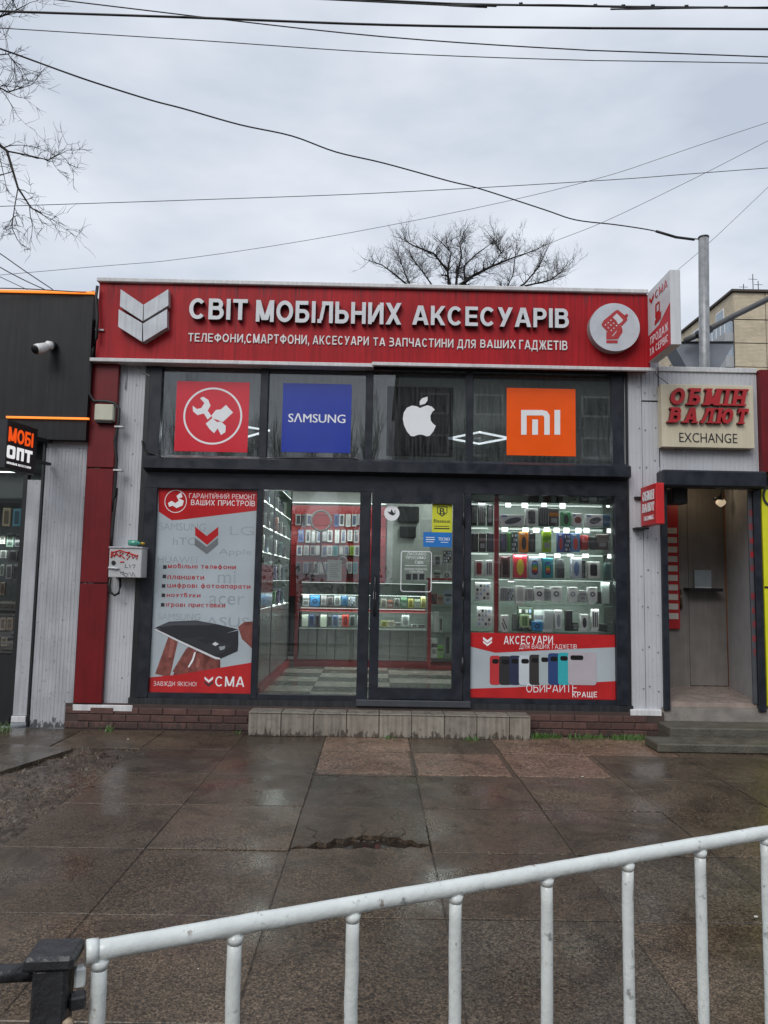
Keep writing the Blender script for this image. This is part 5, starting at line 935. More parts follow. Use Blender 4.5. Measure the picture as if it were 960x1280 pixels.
b = MB(); b.tube([(-2.625,-0.15,1.939),(-2.617,-0.15,1.939),(-2.537,-0.15,1.936),(-2.507,-0.15,1.935),(-2.49,-0.15,1.935)], [.02, .032, .032, .013, .013], mat('bottle_green', (.05, .28, .20), .1, coat=.5), 12); b.build('glass_body', bt)
b = MB(); b.tube([(-2.494,-0.15,1.935),(-2.452,-0.15,1.933)], .016, mat('cap_gold', (.45, .30, .04), .3, .6), 10); b.build('cap', bt)
jn = thing('junction_box', 'cream plastic junction box on top of the red pilaster', 'junction box', (-2.962,-0.12,3.232))
bx('lid', (-3.054,3.243,-2.851,3.422), -.17, -.092, mat('cream_plastic', (.50, .50, .40), .45), jn, .01)
bx('base', (-3.046,3.221,-2.866,3.26), -.15, -.092, BLACK, jn, .004)
cb = MB(); cb.tube([(-3.083,-0.2,4.715),(-3.092,-0.2,4.599),(-3.064,-0.2,4.37),(-3.061,-0.2,4.141),(-3.1,-0.2,3.995),(-3.125,-0.14,3.888),(-3.132,-0.14,3.722),(-3.13,-0.14,3.536),(-3.077,-0.14,3.459),(-2.936,-0.14,3.458),(-2.851,-0.14,3.439),(-2.801,-0.14,3.379),(-2.8,-0.14,3.235),(-2.829,-0.14,3.03),(-2.802,-0.13,2.829),(-2.804,-0.13,2.626),(-2.809,-0.13,2.424),(-2.813,-0.13,2.264)] + [(-2.787,-0.13,2.522),(-2.791,-0.13,2.393),(-2.805,-0.13,2.179),(-2.809,-0.13,2.008),(-2.812,-0.13,1.902)], .017, CABLE, 8)
cb.build('conduit', None, 'black corrugated conduit running down beside the red pilaster to the meter box', (-3, -.15, 2), 'cable', 'black cables on the shop front')
cb = MB(); cb.tube([(-2.802,-0.13,1.565),(-2.811,-0.13,1.481),(-2.794,-0.13,1.414),(-2.747,-0.13,1.385),(-2.706,-0.13,1.407),(-2.693,-0.13,1.483),(-2.702,-0.13,1.567)], .014, CABLE, 8); cb.build('cable_loop', None, 'black cable loop hanging under the meter box', (-2.6, -.13, 1.5), 'cable', 'black cables on the shop front')
cb = MB(); cb.tube([(-2.563,-0.06,3.051),(-2.551,-0.06,2.989),(-2.492,-0.06,2.925),(-2.363,-0.06,2.89)] + [(-2.225,-0.09,2.859),(-1.502,-0.13,2.86),(-0.756,-0.13,2.888),(-0.28,-0.13,2.891),(-0.177,-0.13,2.859)], .010, CABLE, 6); cb.build('beam_cable', None, 'thin black cable entering the left frame and lying along the beam top', (-2.4, -.1, 3.0), 'cable', 'black cables on the shop front')
cb = MB(); cb.tube([(-2.795,-0.035,3.959),(-2.781,-0.035,3.759),(-2.782,-0.035,3.623)], .007, WHITE, 5); cb.tube([(-2.774,-0.035,3.949),(-2.519,-0.035,3.773)], .007, WHITE, 5); pass
cb = MB(); cb.tube([(-2.795,-0.035,3.959),(-2.781,-0.035,3.759),(-2.782,-0.035,3.623)], .006, CLADD, 5); cb.tube([(-2.774,-0.035,3.949),(-2.646,-0.035,3.846),(-2.519,-0.035,3.773)], .007, TRIM, 5); cb.build('loose_wire', None, 'pale loose wires dangling at the top of the left cladding', (-2.7, -.03, 3.7), 'wire')
for i, (u_, v_) in enumerate([(-3.055,4.241),(-2.793,3.182),(-2.781,2.712)]): bx('conduit_clip', (u_ - .04, v_ - .008, u_ + .05, v_ + .008), -.165, -.092, TRIM, jn)
# =================================================================== LEFT SHOP (black)
ls = thing('black_shop', 'black clad neighbouring shop with orange light strips, cut by left edge', 'shop', (-4.5, 0, 0))
BCL = mat('black_cladding', (.012, .013, .016), .45, var=.2, streak=.35, spec=.3)
LX1 = -3.134; bxs('facade_panel', -9, -.16, 3.027, LX1, .1, 4.641, BCL, ls); 
bxs('upper_light_strip', -9, -.19, 4.637 , LX1 + .02, -.15, 4.657, ORNG, ls); bxs('lower_light_strip', -3.981, -.19, 3.247, -3.104, -.1605, 3.266, ORNG, ls)
bxs('panel_seam', -3.57, -.163, 3.036, -3.57 + .006, -.1605, 4.114, BLACK, ls)
bxs('roof', -9, .1, 4.2, LX1 - .2, 5, 4.4, BLACK, ls); bxs('side_wall', LX1 - .25, .11, 0, LX1 - .2, 5, 4.2, BCL, ls)
gp0, gp1 = -3.621, -3.146
ribbed('grey_panel', (gp0 + .03, 0.0, gp1 - .005, 2.956), -.055, ls, CLADD, .036, label='ribbed grey panel with scuffs and a dirty foot')
bx('head_panel', (gp0 + .03, 2.956 + .003, gp1 - .005, 3.088), -.05, -.03, CLAD, ls)
bx('seam_post', (gp0, .0, gp0 + .024, 3.082), -.07, -.02, BLACK, ls)
bx('jamb', (-3.794 + .025, .12, gp0 - .003, 2.601), -.06, -.02, CLADD, ls)
bx('jamb_foot', (-3.794 + .02, .05, gp0 - .003, .115), -.085, -.02, TRIM, ls, .004)
bx('window_frame', (-3.794 - .02, .1, -3.794 + .022, 3.04), -.06, .02, BLACK, ls)
wx1 = -3.794 - .021
bx('glass_pane', (-8, .75, wx1, 3.04), -.01, -.004, GLASS, ls); bx('base_panel', (-9, .0, wx1, .74), -.03, .0, BLACK, ls, label='dark panel under the left shop window')
bx('back_board', (-8, .3, wx1 + .1, 3.2), .5, .52, mat('left_back', (.035, .04, .045), .6), ls)
for z in (.86, 1.28, 2.02, 2.42): bx('shelf', (-8, z - .012, wx1 - .02, z), .1, .48, GSHELF if z > 2 else mat('left_shelf', (.2, .2, .18), .5), ls)
for z in (1.95, 2.7): shelf_fill(ls, -6, wx1 - .05, .06, z, 3.5, R_(40))  # unseen lights added to lift the goods in this window
LG = [('cream phone box', (.50, .42, .26), (-4.104,2.105,-4.017,2.308)), ('turquoise box', (.10, .38, .50), (-3.991,2.108,-3.904,2.301)), ('small pale pack', (.5, .5, .46), (-4.114,1.912,-4.062,2)), ('green grey pack', (.12, .18, .15), (-4.044,1.879,-3.966,2.027)), ('dark pack', (.06, .06, .07), (-3.957,1.88,-3.887,2.02)), ('white pack with dark lens', (.62, .64, .62), (-4.103,1.756,-4.034,1.843)), ('black pack', (.05, .05, .05), (-4.016,1.723,-3.911,1.845)), ('pale green pack', (.40, .48, .42), (-4.092,1.565,-4.049,1.686)), ('grey pack', (.3, .31, .32), (-4.03,1.531,-3.961,1.687)), ('grey dark pack', (.12, .12, .13), (-3.952,1.515,-3.9,1.689)), ('long brown pack', (.30, .22, .14), (-4.079,1.357,-4.027,1.495)), ('beige card', (.48, .38, .26), (-4.054,0.98,-3.993,1.117)), ('sand coloured card', (.42, .32, .20), (-3.985,0.981,-3.916,1.118)), ('small cream box', (.55, .48, .36), (-4.032,0.81,-3.964,0.903))]
for d_, c_, q in LG: product('window_pack', 'pack', '%s in the window of the black shop at far left' % d_, q, .12, .04, c_, 'phone', tuple(x * .3 for x in c_), group='packs in the black shop window')
for i in range(6):
    for j, z in enumerate((.88, 1.3, 1.62, 2.04)):
        product('window_pack', 'pack', 'pack out of frame in the black shop window, %s column %s row' % (OR[i], OR[j]), (-4.7 - .5 * i, z, -4.5 - .5 * i, z + .22), .14, .05, [(.4, .4, .38), (.1, .2, .3), (.4, .1, .08), (.1, .1, .1)][(i + j) % 4], 'phone', K_, group='packs in the black shop window')
bxs('led_strip', -8, .12, 2.7, wx1 - .05, .13, 2.712, LED, ls)
# camera on black wall
sc_ = thing('security_camera', 'white bullet security camera on the black wall', 'camera', (-3.56,-0.16,4.037))
b = MB(); b.tube([(-3.526,-0.17,4.053),(-3.535,-0.23,4.034)], .04, BLACK, 12); b.build('mount', sc_)
b = MB(); b.tube([(-3.536,-0.21,4.04),(-3.554,-0.25,4.027),(-3.565,-0.26,4.019)], [.045, .05, .04], WHITE, 12); b.build('ball_joint', sc_)
b = MB(); b.tube([(-3.549,-0.26,4.015),(-3.566,-0.3,3.99),(-3.592,-0.38,3.947),(-3.608,-0.4,3.934)], [.03, .050, .058, .056], WHITE, 14); b.build('body', sc_)
b = MB(); b.tube([(-3.611,-0.402,3.932),(-3.614,-0.41,3.925)], [.052, .046], BLACK, 14); b.build('lens', sc_)
# hanging sign of the black shop
na, fa = Vector((-3.623,-0.85,2.854)), Vector((-3.532,-0.4,2.848)); ang = math.atan2(fa.y - na.y, fa.x - na.x); ln = math.hypot(fa.x - na.x, fa.y - na.y)
z0 = 2.61; z1 = 3.091
ms = thing('projecting_sign', 'black square projecting sign with orange and white lettering at far left', 'sign', (na.x, na.y, z0), ang)
def lb(name, x0, y0, z0_, x1, y1, z1_, m, t, c=0): return MB().box(x0, y0, z0_, x1, y1, z1_, m, c).build(name, t, local=True)
H = z1 - z0
lb('box', 0, 0, 0, ln, .12, H, BLACK, ms, .006); lb('bracket', ln, .04, H * .3, ln + .3, .08, H * .36, BLACK, ms); lb('bracket', ln, .04, H * .8, ln + .3, .08, H * .86, BLACK, ms)
def lword(s, q, m, t, **k): return text_to(MB(), s, q, -.004, -.0005, m, **k).build('lettering', t, local=True)
def lstroke(s, q, m, par, **k):
    par['_o'] = [0, 0, 0]; stroke_word(s, q, -.006, -.0005, m, None, par, 'lettering', joined=True, **k)
OT = emit('orange_letter', (1, .10, .008), .55)
lstroke('МОБІ', (ln * .05, H * .56, ln * .84, H * .86), OT, ms, t=.2); 
b = MB(); m_ = emit('white_letter', (1, 1, 1), .5)
for k, (x0, x1, tp) in enumerate(((.03, .28, 'O'), (.34, .56, 'P'), (.60, .84, 'T'))):
    a, c_ = ln * x0, ln * x1; zb_, zt_ = H * .22, H * .48; th = ln * .07
    if tp == 'O': b.poly(rrect(a, zb_, c_, zt_, .02), -.006, -.0005, m_, holes=[rrect(a + th, zb_ + th, c_ - th, zt_ - th, .01)])
    elif tp == 'P': b.poly([(a, zb_), (a, zt_), (c_, zt_), (c_, zb_), (c_ - th, zb_), (c_ - th, zt_ - th), (a + th, zt_ - th), (a + th, zb_)], -.006, -.0005, m_)
    else: b.poly([((a + c_ - th) / 2, zb_), ((a + c_ - th) / 2, zt_ - th), (a, zt_ - th), (a, zt_), (c_, zt_), (c_, zt_ - th), ((a + c_ + th) / 2, zt_ - th), ((a + c_ + th) / 2, zb_)], -.006, -.0005, m_)
b.build('lettering', ms, local=True)
lword('МОБІЛЬНІ АКСЕСУАРИ', (ln * .05, H * .10, ln * .82, H * .145), m_, ms)
# =================================================================== RIGHT KIOSK
kx = thing('exchange_kiosk', 'grey clad currency exchange kiosk with open recessed doorway', 'kiosk', (3.7, 0, 0))
kl, kr = 3.09, 4.173
zr0, zr1 = 2.648, 2.831; zk = 3.953
ribbed('cladding_panel', (kl, zr0 + .02, kr, zk - .002), -.01, kx, CLAD, .05)
bx('parapet_cap', (kl - .01, zk, kr, 4.008), -.03, .3, TRIM, kx, .005)
bx('shutter_box', (3.041, zr0, 4.174, zr1), -.19, -.002, DARK, kx, .02)
jl0, jl1 = 3.072, 3.141; jr0, jr1 = 4.083, 4.161
ktop = zr0 - .002; KF = .36
bx('shutter_guide', (jl0, .28, jl1, ktop), -.05, .02, DARK, kx, .004); bx('shutter_guide', (jr0, .28, jr1, ktop), -.05, .02, DARK, kx, .004)
bx('jamb_strip', (4.037, KF, jr0 - .003, ktop), -.02, .0, mat('jamb_dark', (.07, .075, .085), .4), kx)
for i, ch in enumerate('ОБМІН ВАЛЮТ'):
    if ch == ' ': continue
    zz = 2.363 - i * .150; stroke_word(ch, (4.046, zz, 4.081, zz + .065), -.0225, -.0203, mat('letter_dim_red', (.30, .012, .02), .5), None, kx, 'letter')
bx('recess_floor', (jl0 - .3, KF - .05, jr1 + .3, KF), .0, 1.6, mat('recess_floor', (.30, .24, .21), .25, var=.2, rvar=.1), kx)
bx('threshold', (jl0 - .02, .165, jr1 + .05, KF - .052), -.02, .1, mat('threshold_concrete', (.22, .20, .18), .7, var=.25, bump=.5, grime=.4), kx)
BK = mat('recess_door_brown', (.215, .20, .19), .45, var=.1, streak=.1); BKW = mat('recess_side_grey', (.40, .40, .41), .5, var=.1)
xb = 4.401
bxs('back_wall', jl0 - .3, 1.3, KF, 3.927 - .004, 1.34, ktop + .2, BK, kx); bxs('door', 3.927, 1.295, KF + .01, xb, 1.335, ktop + .2, BK, kx)
b = MB(); prof = [(xb + (jr1 - .02 - xb) * t_ / 24, 1.3 - 1.28 * t_ / 24 + (.006 if t_ % 2 else 0)) for t_ in range(25)]
b.add([(p_[0], p_[1], KF + .001) for p_ in prof] + [(p_[0], p_[1], ktop + .2) for p_ in prof], [(i, i + 1, 25 + i + 1, 25 + i) for i in range(24)], BKW); b.build('recess_side_wall', kx)
bxs('recess_left_wall', jl0 - .06, .02, KF, jl0 - .01, 1.3, ktop + .2, BK, kx)
bxs('recess_ceiling', jl0 - .06, .0, ktop + .2, jr1 + .3, 1.35, ktop + .24, INT, kx)
b = MB(); b.tube([(xb, 1.285, KF), (xb - .01, 1.285, ktop + .15)], .011, mat('rusty_pipe', (.25, .09, .03), .6, var=.3), 8); b.build('rusty_corner_pipe', kx)
b = MB(); b.tube([(3.811,1.27,1.543),(3.805,1.24,1.431),(3.816,1.27,1.319)], .016, mat('handle_brass', (.16, .12, .09), .3, .7), 8); b.build('handle', kx)
o = bx('wall_shelf', (3.854,1.532,4.267,1.571), 1.1, 1.294, BLACK, kx, .003); 
pt = MB().rect((3.971,1.573,4.179,1.794), 1.22, 1.25, mat('plate_blue_grey', (.30, .35, .38), .35)).build('metal_plate', None, 'pale blue grey plate standing on the small shelf in the kiosk recess', (4.074,1.22,1.572), 'plate')
bx('lower_rim', (3.964,1.573,4.172,1.587), 1.212, 1.22, SILVER, pt)
b = MB(); lp = (4.171,0.9,2.612)
lt_ = thing('ceiling_lamp', 'warm round lamp under the ceiling of the kiosk recess', 'lamp', lp); lx_, ly_, lz_ = lp
b = MB(); b.tube([(lx_, ly_, ktop + .2), (lx_, ly_, lz_ + .05)], .012, BLACK, 6); b.tube([(lx_ - .02, ly_, lz_ + .07), (lx_ - .03, ly_, lz_ + .03)], [.03, .07], BLACK, 12); b.build('bracket', lt_)
b = MB(); rr = [math.sin(math.pi * (k + .3) / 8.6) * .06 for k in range(9)]; b.tube([(lx_, ly_, lz_ - .055 + .11 * k / 8) for k in range(9)], rr, emit('lamp_warm', (1, .8, .55), .35), 14); b.build('globe', lt_)
ld = bpy.data.lights.new('warm_light', 'POINT'); ld.energy = .9; ld.color = (1, .76, .48); ld.shadow_soft_size = .06; o = bpy.data.objects.new('warm_light', ld); lnk(o); o.parent = lt_; o.location = (-.25, 0, .12)
bx('shutter_motor', (3.263,2.498,3.434,2.674), .1, .3, BLACK, kx, .01)
rl = thing('rate_board', 'tall red rate board with ten white blank cells in the recess', 'rate board', (3.667,1.2,1.073))
rb_ = (3.636,1.063,3.789,2.609); bx('panel', rb_, 1.25, 1.27, mat('board_red', (.42, .02, .025), .4), rl)
for k in range(10): v_ = .905 - k * .0765 - .14; bx('cell', sub(rb_, .06, v_, .86, v_ + .047), 1.242, 1.2495, mat('cell_white', (.55, .52, .48), .5), rl)
word('lettering', 'КУПІВЛЯ', sub(rb_, .1, .795, .8, .81), 1.246, WV, rl)
# exchange signs
es = thing('exchange_sign', 'cream sign with raised red slanted letters above the kiosk door', 'sign', (3.569,-0.1,3.105))
eq = (3.069,3.088,4.079,3.783); bx('box', eq, -.12, -.012, mat('sign_cream', (.60, .54, .40), .45, var=.05, streak=.06), es, .004)
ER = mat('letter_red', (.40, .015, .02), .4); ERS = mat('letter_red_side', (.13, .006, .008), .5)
stroke_word('ОБМІН', (3.14,3.546,3.99,3.732), -.165, -.1205, ER, ERS, es, t=.25, gap=.30, shear=.22, serif=True)
stroke_word('ВАЛЮТ', (3.132,3.348,4.006,3.516), -.165, -.1205, ER, ERS, es, t=.25, gap=.30, shear=.22, serif=True)
word('lettering', 'EXCHANGE', (3.257,3.141,3.889,3.247), -.1225, PD, es, bold=.012)
b = MB(); b.tube([(3.039,-0.03,3.955),(3.063,-0.03,3.896),(3.129,-0.06,3.836),(3.162,-0.08,3.795)], .004, CABLE, 5); b.build('wire', es)
rs_ = thing('projecting_sign', 'small red projecting sign with white exchange lettering beside the kiosk door', 'sign', (2.85, -.06, 2.217), -math.pi / 2)
sH = 2.641 - 2.217; sL = .44
RS = mat('sign_bright_red', (.56, .018, .022), .4)
lb('box', 0, 0, 0, sL, .085, sH, RS, rs_, .006); lb('mount_arm', -.1, -.08, -.03, .1, .05, -.01, BLACK, rs_); lb('mount_arm', -.06, -.06, sH * .72, .0, .05, sH * .78, BLACK, rs_)
lstroke('ОБМІН', (sL * .14, sH * .62, sL * .88, sH * .86), WV, rs_, t=.2, serif=True, shear=.1); lstroke('ВАЛЮТ', (sL * .12, sH * .34, sL * .88, sH * .56), WV, rs_, t=.2, serif=True, shear=.1); lword('EXCHANGE', (sL * .22, sH * .13, sL * .84, sH * .24), WV, rs_)
# CMA light box at the end of the fascia
cs = thing('projecting_light_box', 'tall white and red projecting light box at the right end of the fascia', 'sign', (2.911, -.186, 3.996), -math.pi / 2)
cH = 4.776 - 3.996; cL = .62
lb('box', 0, 0, 0, cL, .105, cH, mat('lightbox_white', (.62, .64, .66), .4, var=.05, streak=.08), cs, .005)
b = MB(); b.poly([(.008, .006), (cL - .008, .006), (cL - .008, cH * .56), (cL * .50, cH * .40), (.008, cH * .37)], -.003, -.0008, mat('lightbox_red', (.50, .02, .03), .4), axis='y'); b.build('red_panel', cs, local=True)
for s, q, bo in (('ПРОДАЖ', (cL * .12, cH * .22, cL * .90, cH * .33), WV), ('ТА СЕРВІС', (cL * .08, cH * .07, cL * .90, cH * .17), WV), ('СМА', (cL * .36, cH * .80, cL * .90, cH * .91), PR)):
    text_to(MB(), s, q, -.0045, -.0032, bo, bold=.02).build('lettering', cs, local=True)
b = MB(); b.poly([(cL * .10, cH * .90), (cL * .20, cH * .84), (cL * .30, cH * .90), (cL * .30, cH * .85), (cL * .20, cH * .79), (cL * .10, cH * .85)], -.0045, -.0032, PR)
b.poly(rrect(cL * .36, cH * .52, cL * .56, cH * .72, .02), -.0045, -.0032, PR, holes=[rrect(cL * .42, cH * .60, cL * .52, cH * .70, .01)]); b.poly([(cL * .32, cH * .44), (cL * .6, cH * .46), (cL * .62, cH * .56), (cL * .34, cH * .5)], -.0044, -.0031, PR); b.build('emblem', cs, local=True)
# panels right of the kiosk
rp = thing('yellow_shop', 'next building at right edge with dark red fascia over a yellow panel', 'shop', (4.4, 0, 0))
bx('red_fascia', (kr + .004, 2.844, 8.5, 3.978), -.08, .2, PANELRED, rp); bx('yellow_panel', (4.173, .34, 8.5, 2.652), -.05, .1, mat('panel_yellow', (.66, .66, .02), .4, var=.06), rp)
bx('panel_joint', (4.173 + .002, 1.594 - .01, 8.4, 1.594 + .01), -.056, -.0505, BLACK, rp); bx('base', (kr + .1, 0, 8.5, .335), -.04, .1, MORT, rp)
bxs('side_body', kr + .3, .21, 0, 8.5, 5, 3.9, CLADD, rp)
MB().poly(ell(4.269, 2.582, .09, .12, 18), -.056, -.0505, PD, holes=[ell(4.269, 2.582, .065, .09, 18)]).build('letter_mark', rp)
# kiosk body + roof
bxs('roof', kl, .3, 3.953 - .12, kr + .3, 4.5, 3.953 - .04, BLACK, kx)
# concrete steps
CS = mat('step_concrete', (.085, .078, .062), .6, var=.25, scale=7, bump=.8, bscale=40, grime=.4, rvar=.15)
st1 = thing('concrete_step', 'upper grey concrete step at the kiosk door', 'step', (3.793,0.245) + (0,), 0, 'concrete kiosk steps')
bxs('block', 2.988, -.42, 0, 5.2, -.02, .17, CS, st1, .012)
st2 = thing('concrete_step', 'lower wider concrete slab lying before the kiosk step', 'step', (3.42,-0.559) + (0,), 0, 'concrete kiosk steps')
bxs('block', 2.72, -.78, 0, 5.4, -.43, .085, CS, st2, .012)
# =================================================================== POLE, FUNNEL
GALV = mat('galvanised', (.27, .28, .29), .45, .2, var=.25, scale=12, streak=.2, grime=.3)
pp_ = thing('steel_pole', 'grey steel pole with slanted pipe arm rising behind the kiosk', 'pole', (4.003,0.9,4.26))
pb = (4.008,0.9,4.26); pt_ = (4.035,0.9,5.948)
b = MB(); b.tube([(pb[0], .9, pb[2] - .1), pb, pt_], .062, GALV, 16); b.build('pole_shaft', pp_)
b = MB(); b.tube([(pt_[0], .9, pt_[2]), (pt_[0], .9, pt_[2] + .02)], .066, BLACK, 16); b.build('cap', pp_)
b = MB(); b.tube([(3.84,1.06,4.675),(4.086,1.06,4.794),(4.447,1.06,5),(4.912,1.06,5.241),(5.958,1.06,5.814)], .036, mat('arm_dark', (.07, .072, .075), .45, var=.2), 12); b.build('arm', pp_)
b = MB(); b.tube([(3.973,0.99,4.726),(4.136,0.99,4.813)], .052, BLACK, 12); b.build('clamp', pp_)
fn = thing('grey_hopper', 'blue grey trapezoid metal hopper behind the pole', 'hopper', (4.187,1.3,4.56))
b = MB(); b.poly([(3.764,4.656),(3.785,4.71),(4.507,4.725),(4.527,4.694),(4.312,4.333),(3.942,4.325)], 1.2, 1.5, mat('hopper_grey', (.20, .22, .25), .45, var=.1)); b.build('body', fn)
b = MB(); b.tube([(3.761,1.19,4.7),(4.522,1.19,4.717)], .012, BLACK, 6); b.build('rim', fn)
bxs('prop', 4.205 - .3, 1.25, 3.7, 4.205 + .3, 1.45, 4.374, GALV, fn)
# =================================================================== APARTMENT BLOCK (far right)
ap = thing('apartment_building', 'tall beige panel apartment block far behind at the right', 'apartment building', (38, 70, 0))
BRB = bpy.data.materials.new('brick_beige'); t, n, l, bsd = nodes(BRB); g = n.new('ShaderNodeNewGeometry'); sx = n.new('ShaderNodeSeparateXYZ'); l.new(g.outputs['Position'], sx.inputs[0])
ad = n.new('ShaderNodeMath'); ad.operation = 'ADD'; l.new(sx.outputs[0], ad.inputs[0]); l.new(sx.outputs[1], ad.inputs[1]); cb_ = n.new('ShaderNodeCombineXYZ'); l.new(ad.outputs[0], cb_.inputs[0]); l.new(sx.outputs[2], cb_.inputs[1])
br = n.new('ShaderNodeTexBrick'); br.inputs['Scale'].default_value = 1.6; br.inputs['Color1'].default_value = (.42, .36, .26, 1); br.inputs['Color2'].default_value = (.34, .29, .21, 1); br.inputs['Mortar'].default_value = (.20, .17, .13, 1); br.inputs['Mortar Size'].default_value = .03
l.new(cb_.outputs[0], br.inputs[0]); no = n.new('ShaderNodeTexNoise'); no.inputs['Scale'].default_value = .8; no.inputs['Detail'].default_value = 6; l.new(g.outputs['Position'], no.inputs[0])
mm = n.new('ShaderNodeMixRGB'); mm.blend_type = 'MULTIPLY'; mm.inputs[0].default_value = .5; l.new(br.outputs[0], mm.inputs[1]); l.new(no.outputs[0], mm.inputs[2]); gm = n.new('ShaderNodeVectorMath'); gm.operation = 'SCALE'; gm.inputs['Scale'].default_value = 2.0; l.new(mm.outputs[0], gm.inputs[0]); l.new(gm.outputs[0], bsd.inputs['Base Color']); bsd.inputs['Roughness'].default_value = .8
AY = 72; ax = 39.475; az = 34.657
JD = mat('joint_dark_far', (.07, .06, .05), .8); BALC = mat('balcony_grey', (.34, .35, .36), .6, var=.1); WNF = mat('far_glass', (.30, .36, .42), .2, var=.2)
bxs('core', ax + .1, AY + .1, 0, ax + 14, AY + 62, az - .1, JD, ap)
fh = 31.418 - 28.706; z = 31.498; lv = [az, z]
while z > fh: z -= fh; lv.append(z)
lv.append(0)
pw = 43.067 - ax
for i in range(len(lv) - 1):
    for j in range(3): bxs('wall_panel', ax + pw * j + .04, AY, lv[i + 1] + .05, ax + pw * (j + 1) - .04, AY + .12, lv[i] - .05, BRB, ap)
for i in range(len(lv) - 1):
    for j in range(9):
        y0, y1 = AY + 6.6 * j, AY + 6.6 * (j + 1); zb_, zt_ = lv[i + 1], lv[i]
        if j == 0 and i > 0:
            bxs('balcony', ax - .9, y0 + .3, zb_ + .05, ax + .05, y1 - .4, zb_ + (zt_ - zb_) * .48, BALC, ap); o = bxs('balcony_glazing', ax - .85, y0 + .35, zb_ + (zt_ - zb_) * .48, ax + .05, y1 - .45, zt_ - .1, WNF, ap)
            for kk in range(6): bxs('bar', ax - .90, y0 + .35 + kk * 1.05, zb_ + (zt_ - zb_) * .48, ax - .84, y0 + .45 + kk * 1.05, zt_ - .1, WHITE, o)
        else:
            bxs('wall_panel', ax - .02, y0 + .06, zb_ + .06, ax + .11, y1 - .06, zt_ - .06, BRB, ap)
            o = bxs('window', ax - .08, y0 + 2.2, zb_ + .8, ax - .02, y0 + 4.2, zb_ + 2.1, WHITE, ap); bxs('pane', ax - .11, y0 + 2.35, zb_ + .92, ax - .081, y0 + 4.05, zb_ + 1.98, WNF, o)
bxs('roof_edge', ax - .3, AY - .3, az, ax + 14, AY + 62, az + .25, JD, ap)
b = MB()
for x_, h_ in ((2.2, 1.8), (3.3, 3.0), (3.9, 2.2), (6, 2)): b.tube([(ax + x_, AY + 2, az), (ax + x_, AY + 2, az + h_)], .05, BLACK, 4); b.tube([(ax + x_ - .5, AY + 2, az + h_ * .8), (ax + x_ + .5, AY + 2, az + h_ * .8)], .03, BLACK, 4)
b.build('roof_aerials', ap)
# low grey roof between kiosk and block
# =================================================================== TREES
def twigs(mb, p, d, L, r, depth, rg, m, up=.15, split=3):
    pts = [p]; rs = [r]; n_ = 4 if depth > 0 else 3; q = Vector(p); dd = Vector(d).normalized()
    for k in range(n_):
        dd = (dd + Vector((rg.gauss(0, .16), rg.gauss(0, .16), rg.gauss(0, .12) + up * .3))).normalized(); q = q + dd * (L / n_); pts.append(q.copy()); rs.append(r * (1 - .6 * (k + 1) / n_))
    mb.tube(pts, rs, m, 4 if r > .01 else 3, False)
    if depth <= 0: return
    for k in range(split + (1 if rg.random() < .5 else 0)):
        i = rg.randint(1, n_); a = Vector(pts[i]); side = Vector((rg.gauss(0, 1), rg.gauss(0, 1), rg.gauss(0, .8) + up)); nd = (dd * rg.uniform(.5, 1.0) + side.normalized() * rg.uniform(.5, .95))
        twigs(mb, a, nd, L * rg.uniform(.5, .78), max(rs[i] * .68, .0022), depth - 1, rg, m, up, split)
def limb(mb, pts, r0, r1, rg, m, nt, TL_, depth, up=.3, n=6, tr=.35, flat_=1.0):
    P_ = [Vector(p) for p in pts]; K = len(P_); rs = [r0 + (r1 - r0) * i / (K - 1) for i in range(K)]
    mb.tube(P_, rs, m, n, False)
    for _ in range(nt):
        f = rg.uniform(.15, 1) * (K - 1); i = min(int(f), K - 2); a = P_[i].lerp(P_[i + 1], f - i); d = (P_[i + 1] - P_[i]).normalized()
        s_ = Vector((rg.gauss(0, 1), rg.gauss(0, 1) * flat_, rg.gauss(0, .7) + up)).normalized(); r = rs[i] * tr + .002
        twigs(mb, a, d * .5 + s_ * .9, TL_ * rg.uniform(.5, 1.1), r, depth, rg, m, up)
    twigs(mb, P_[-1], P_[-1] - P_[-2], TL_ * .9, r1, depth, rg, m, up)
TB = mat('bark_dark', (.022, .018, .015), .9, var=.3)
rg = random.Random(11)
tr = thing('bare_tree', 'bare spreading tree crown rising behind the shop roof', 'tree', (1.0, 8, 0))
F = (1.628,8,8.146)
b = MB(); b.tube([(F[0] - .1, 8.1, 0), (F[0] + .05, 8, 4), F], [.26, .20, .13], TB, 10); b.build('trunk', tr)
b = MB()
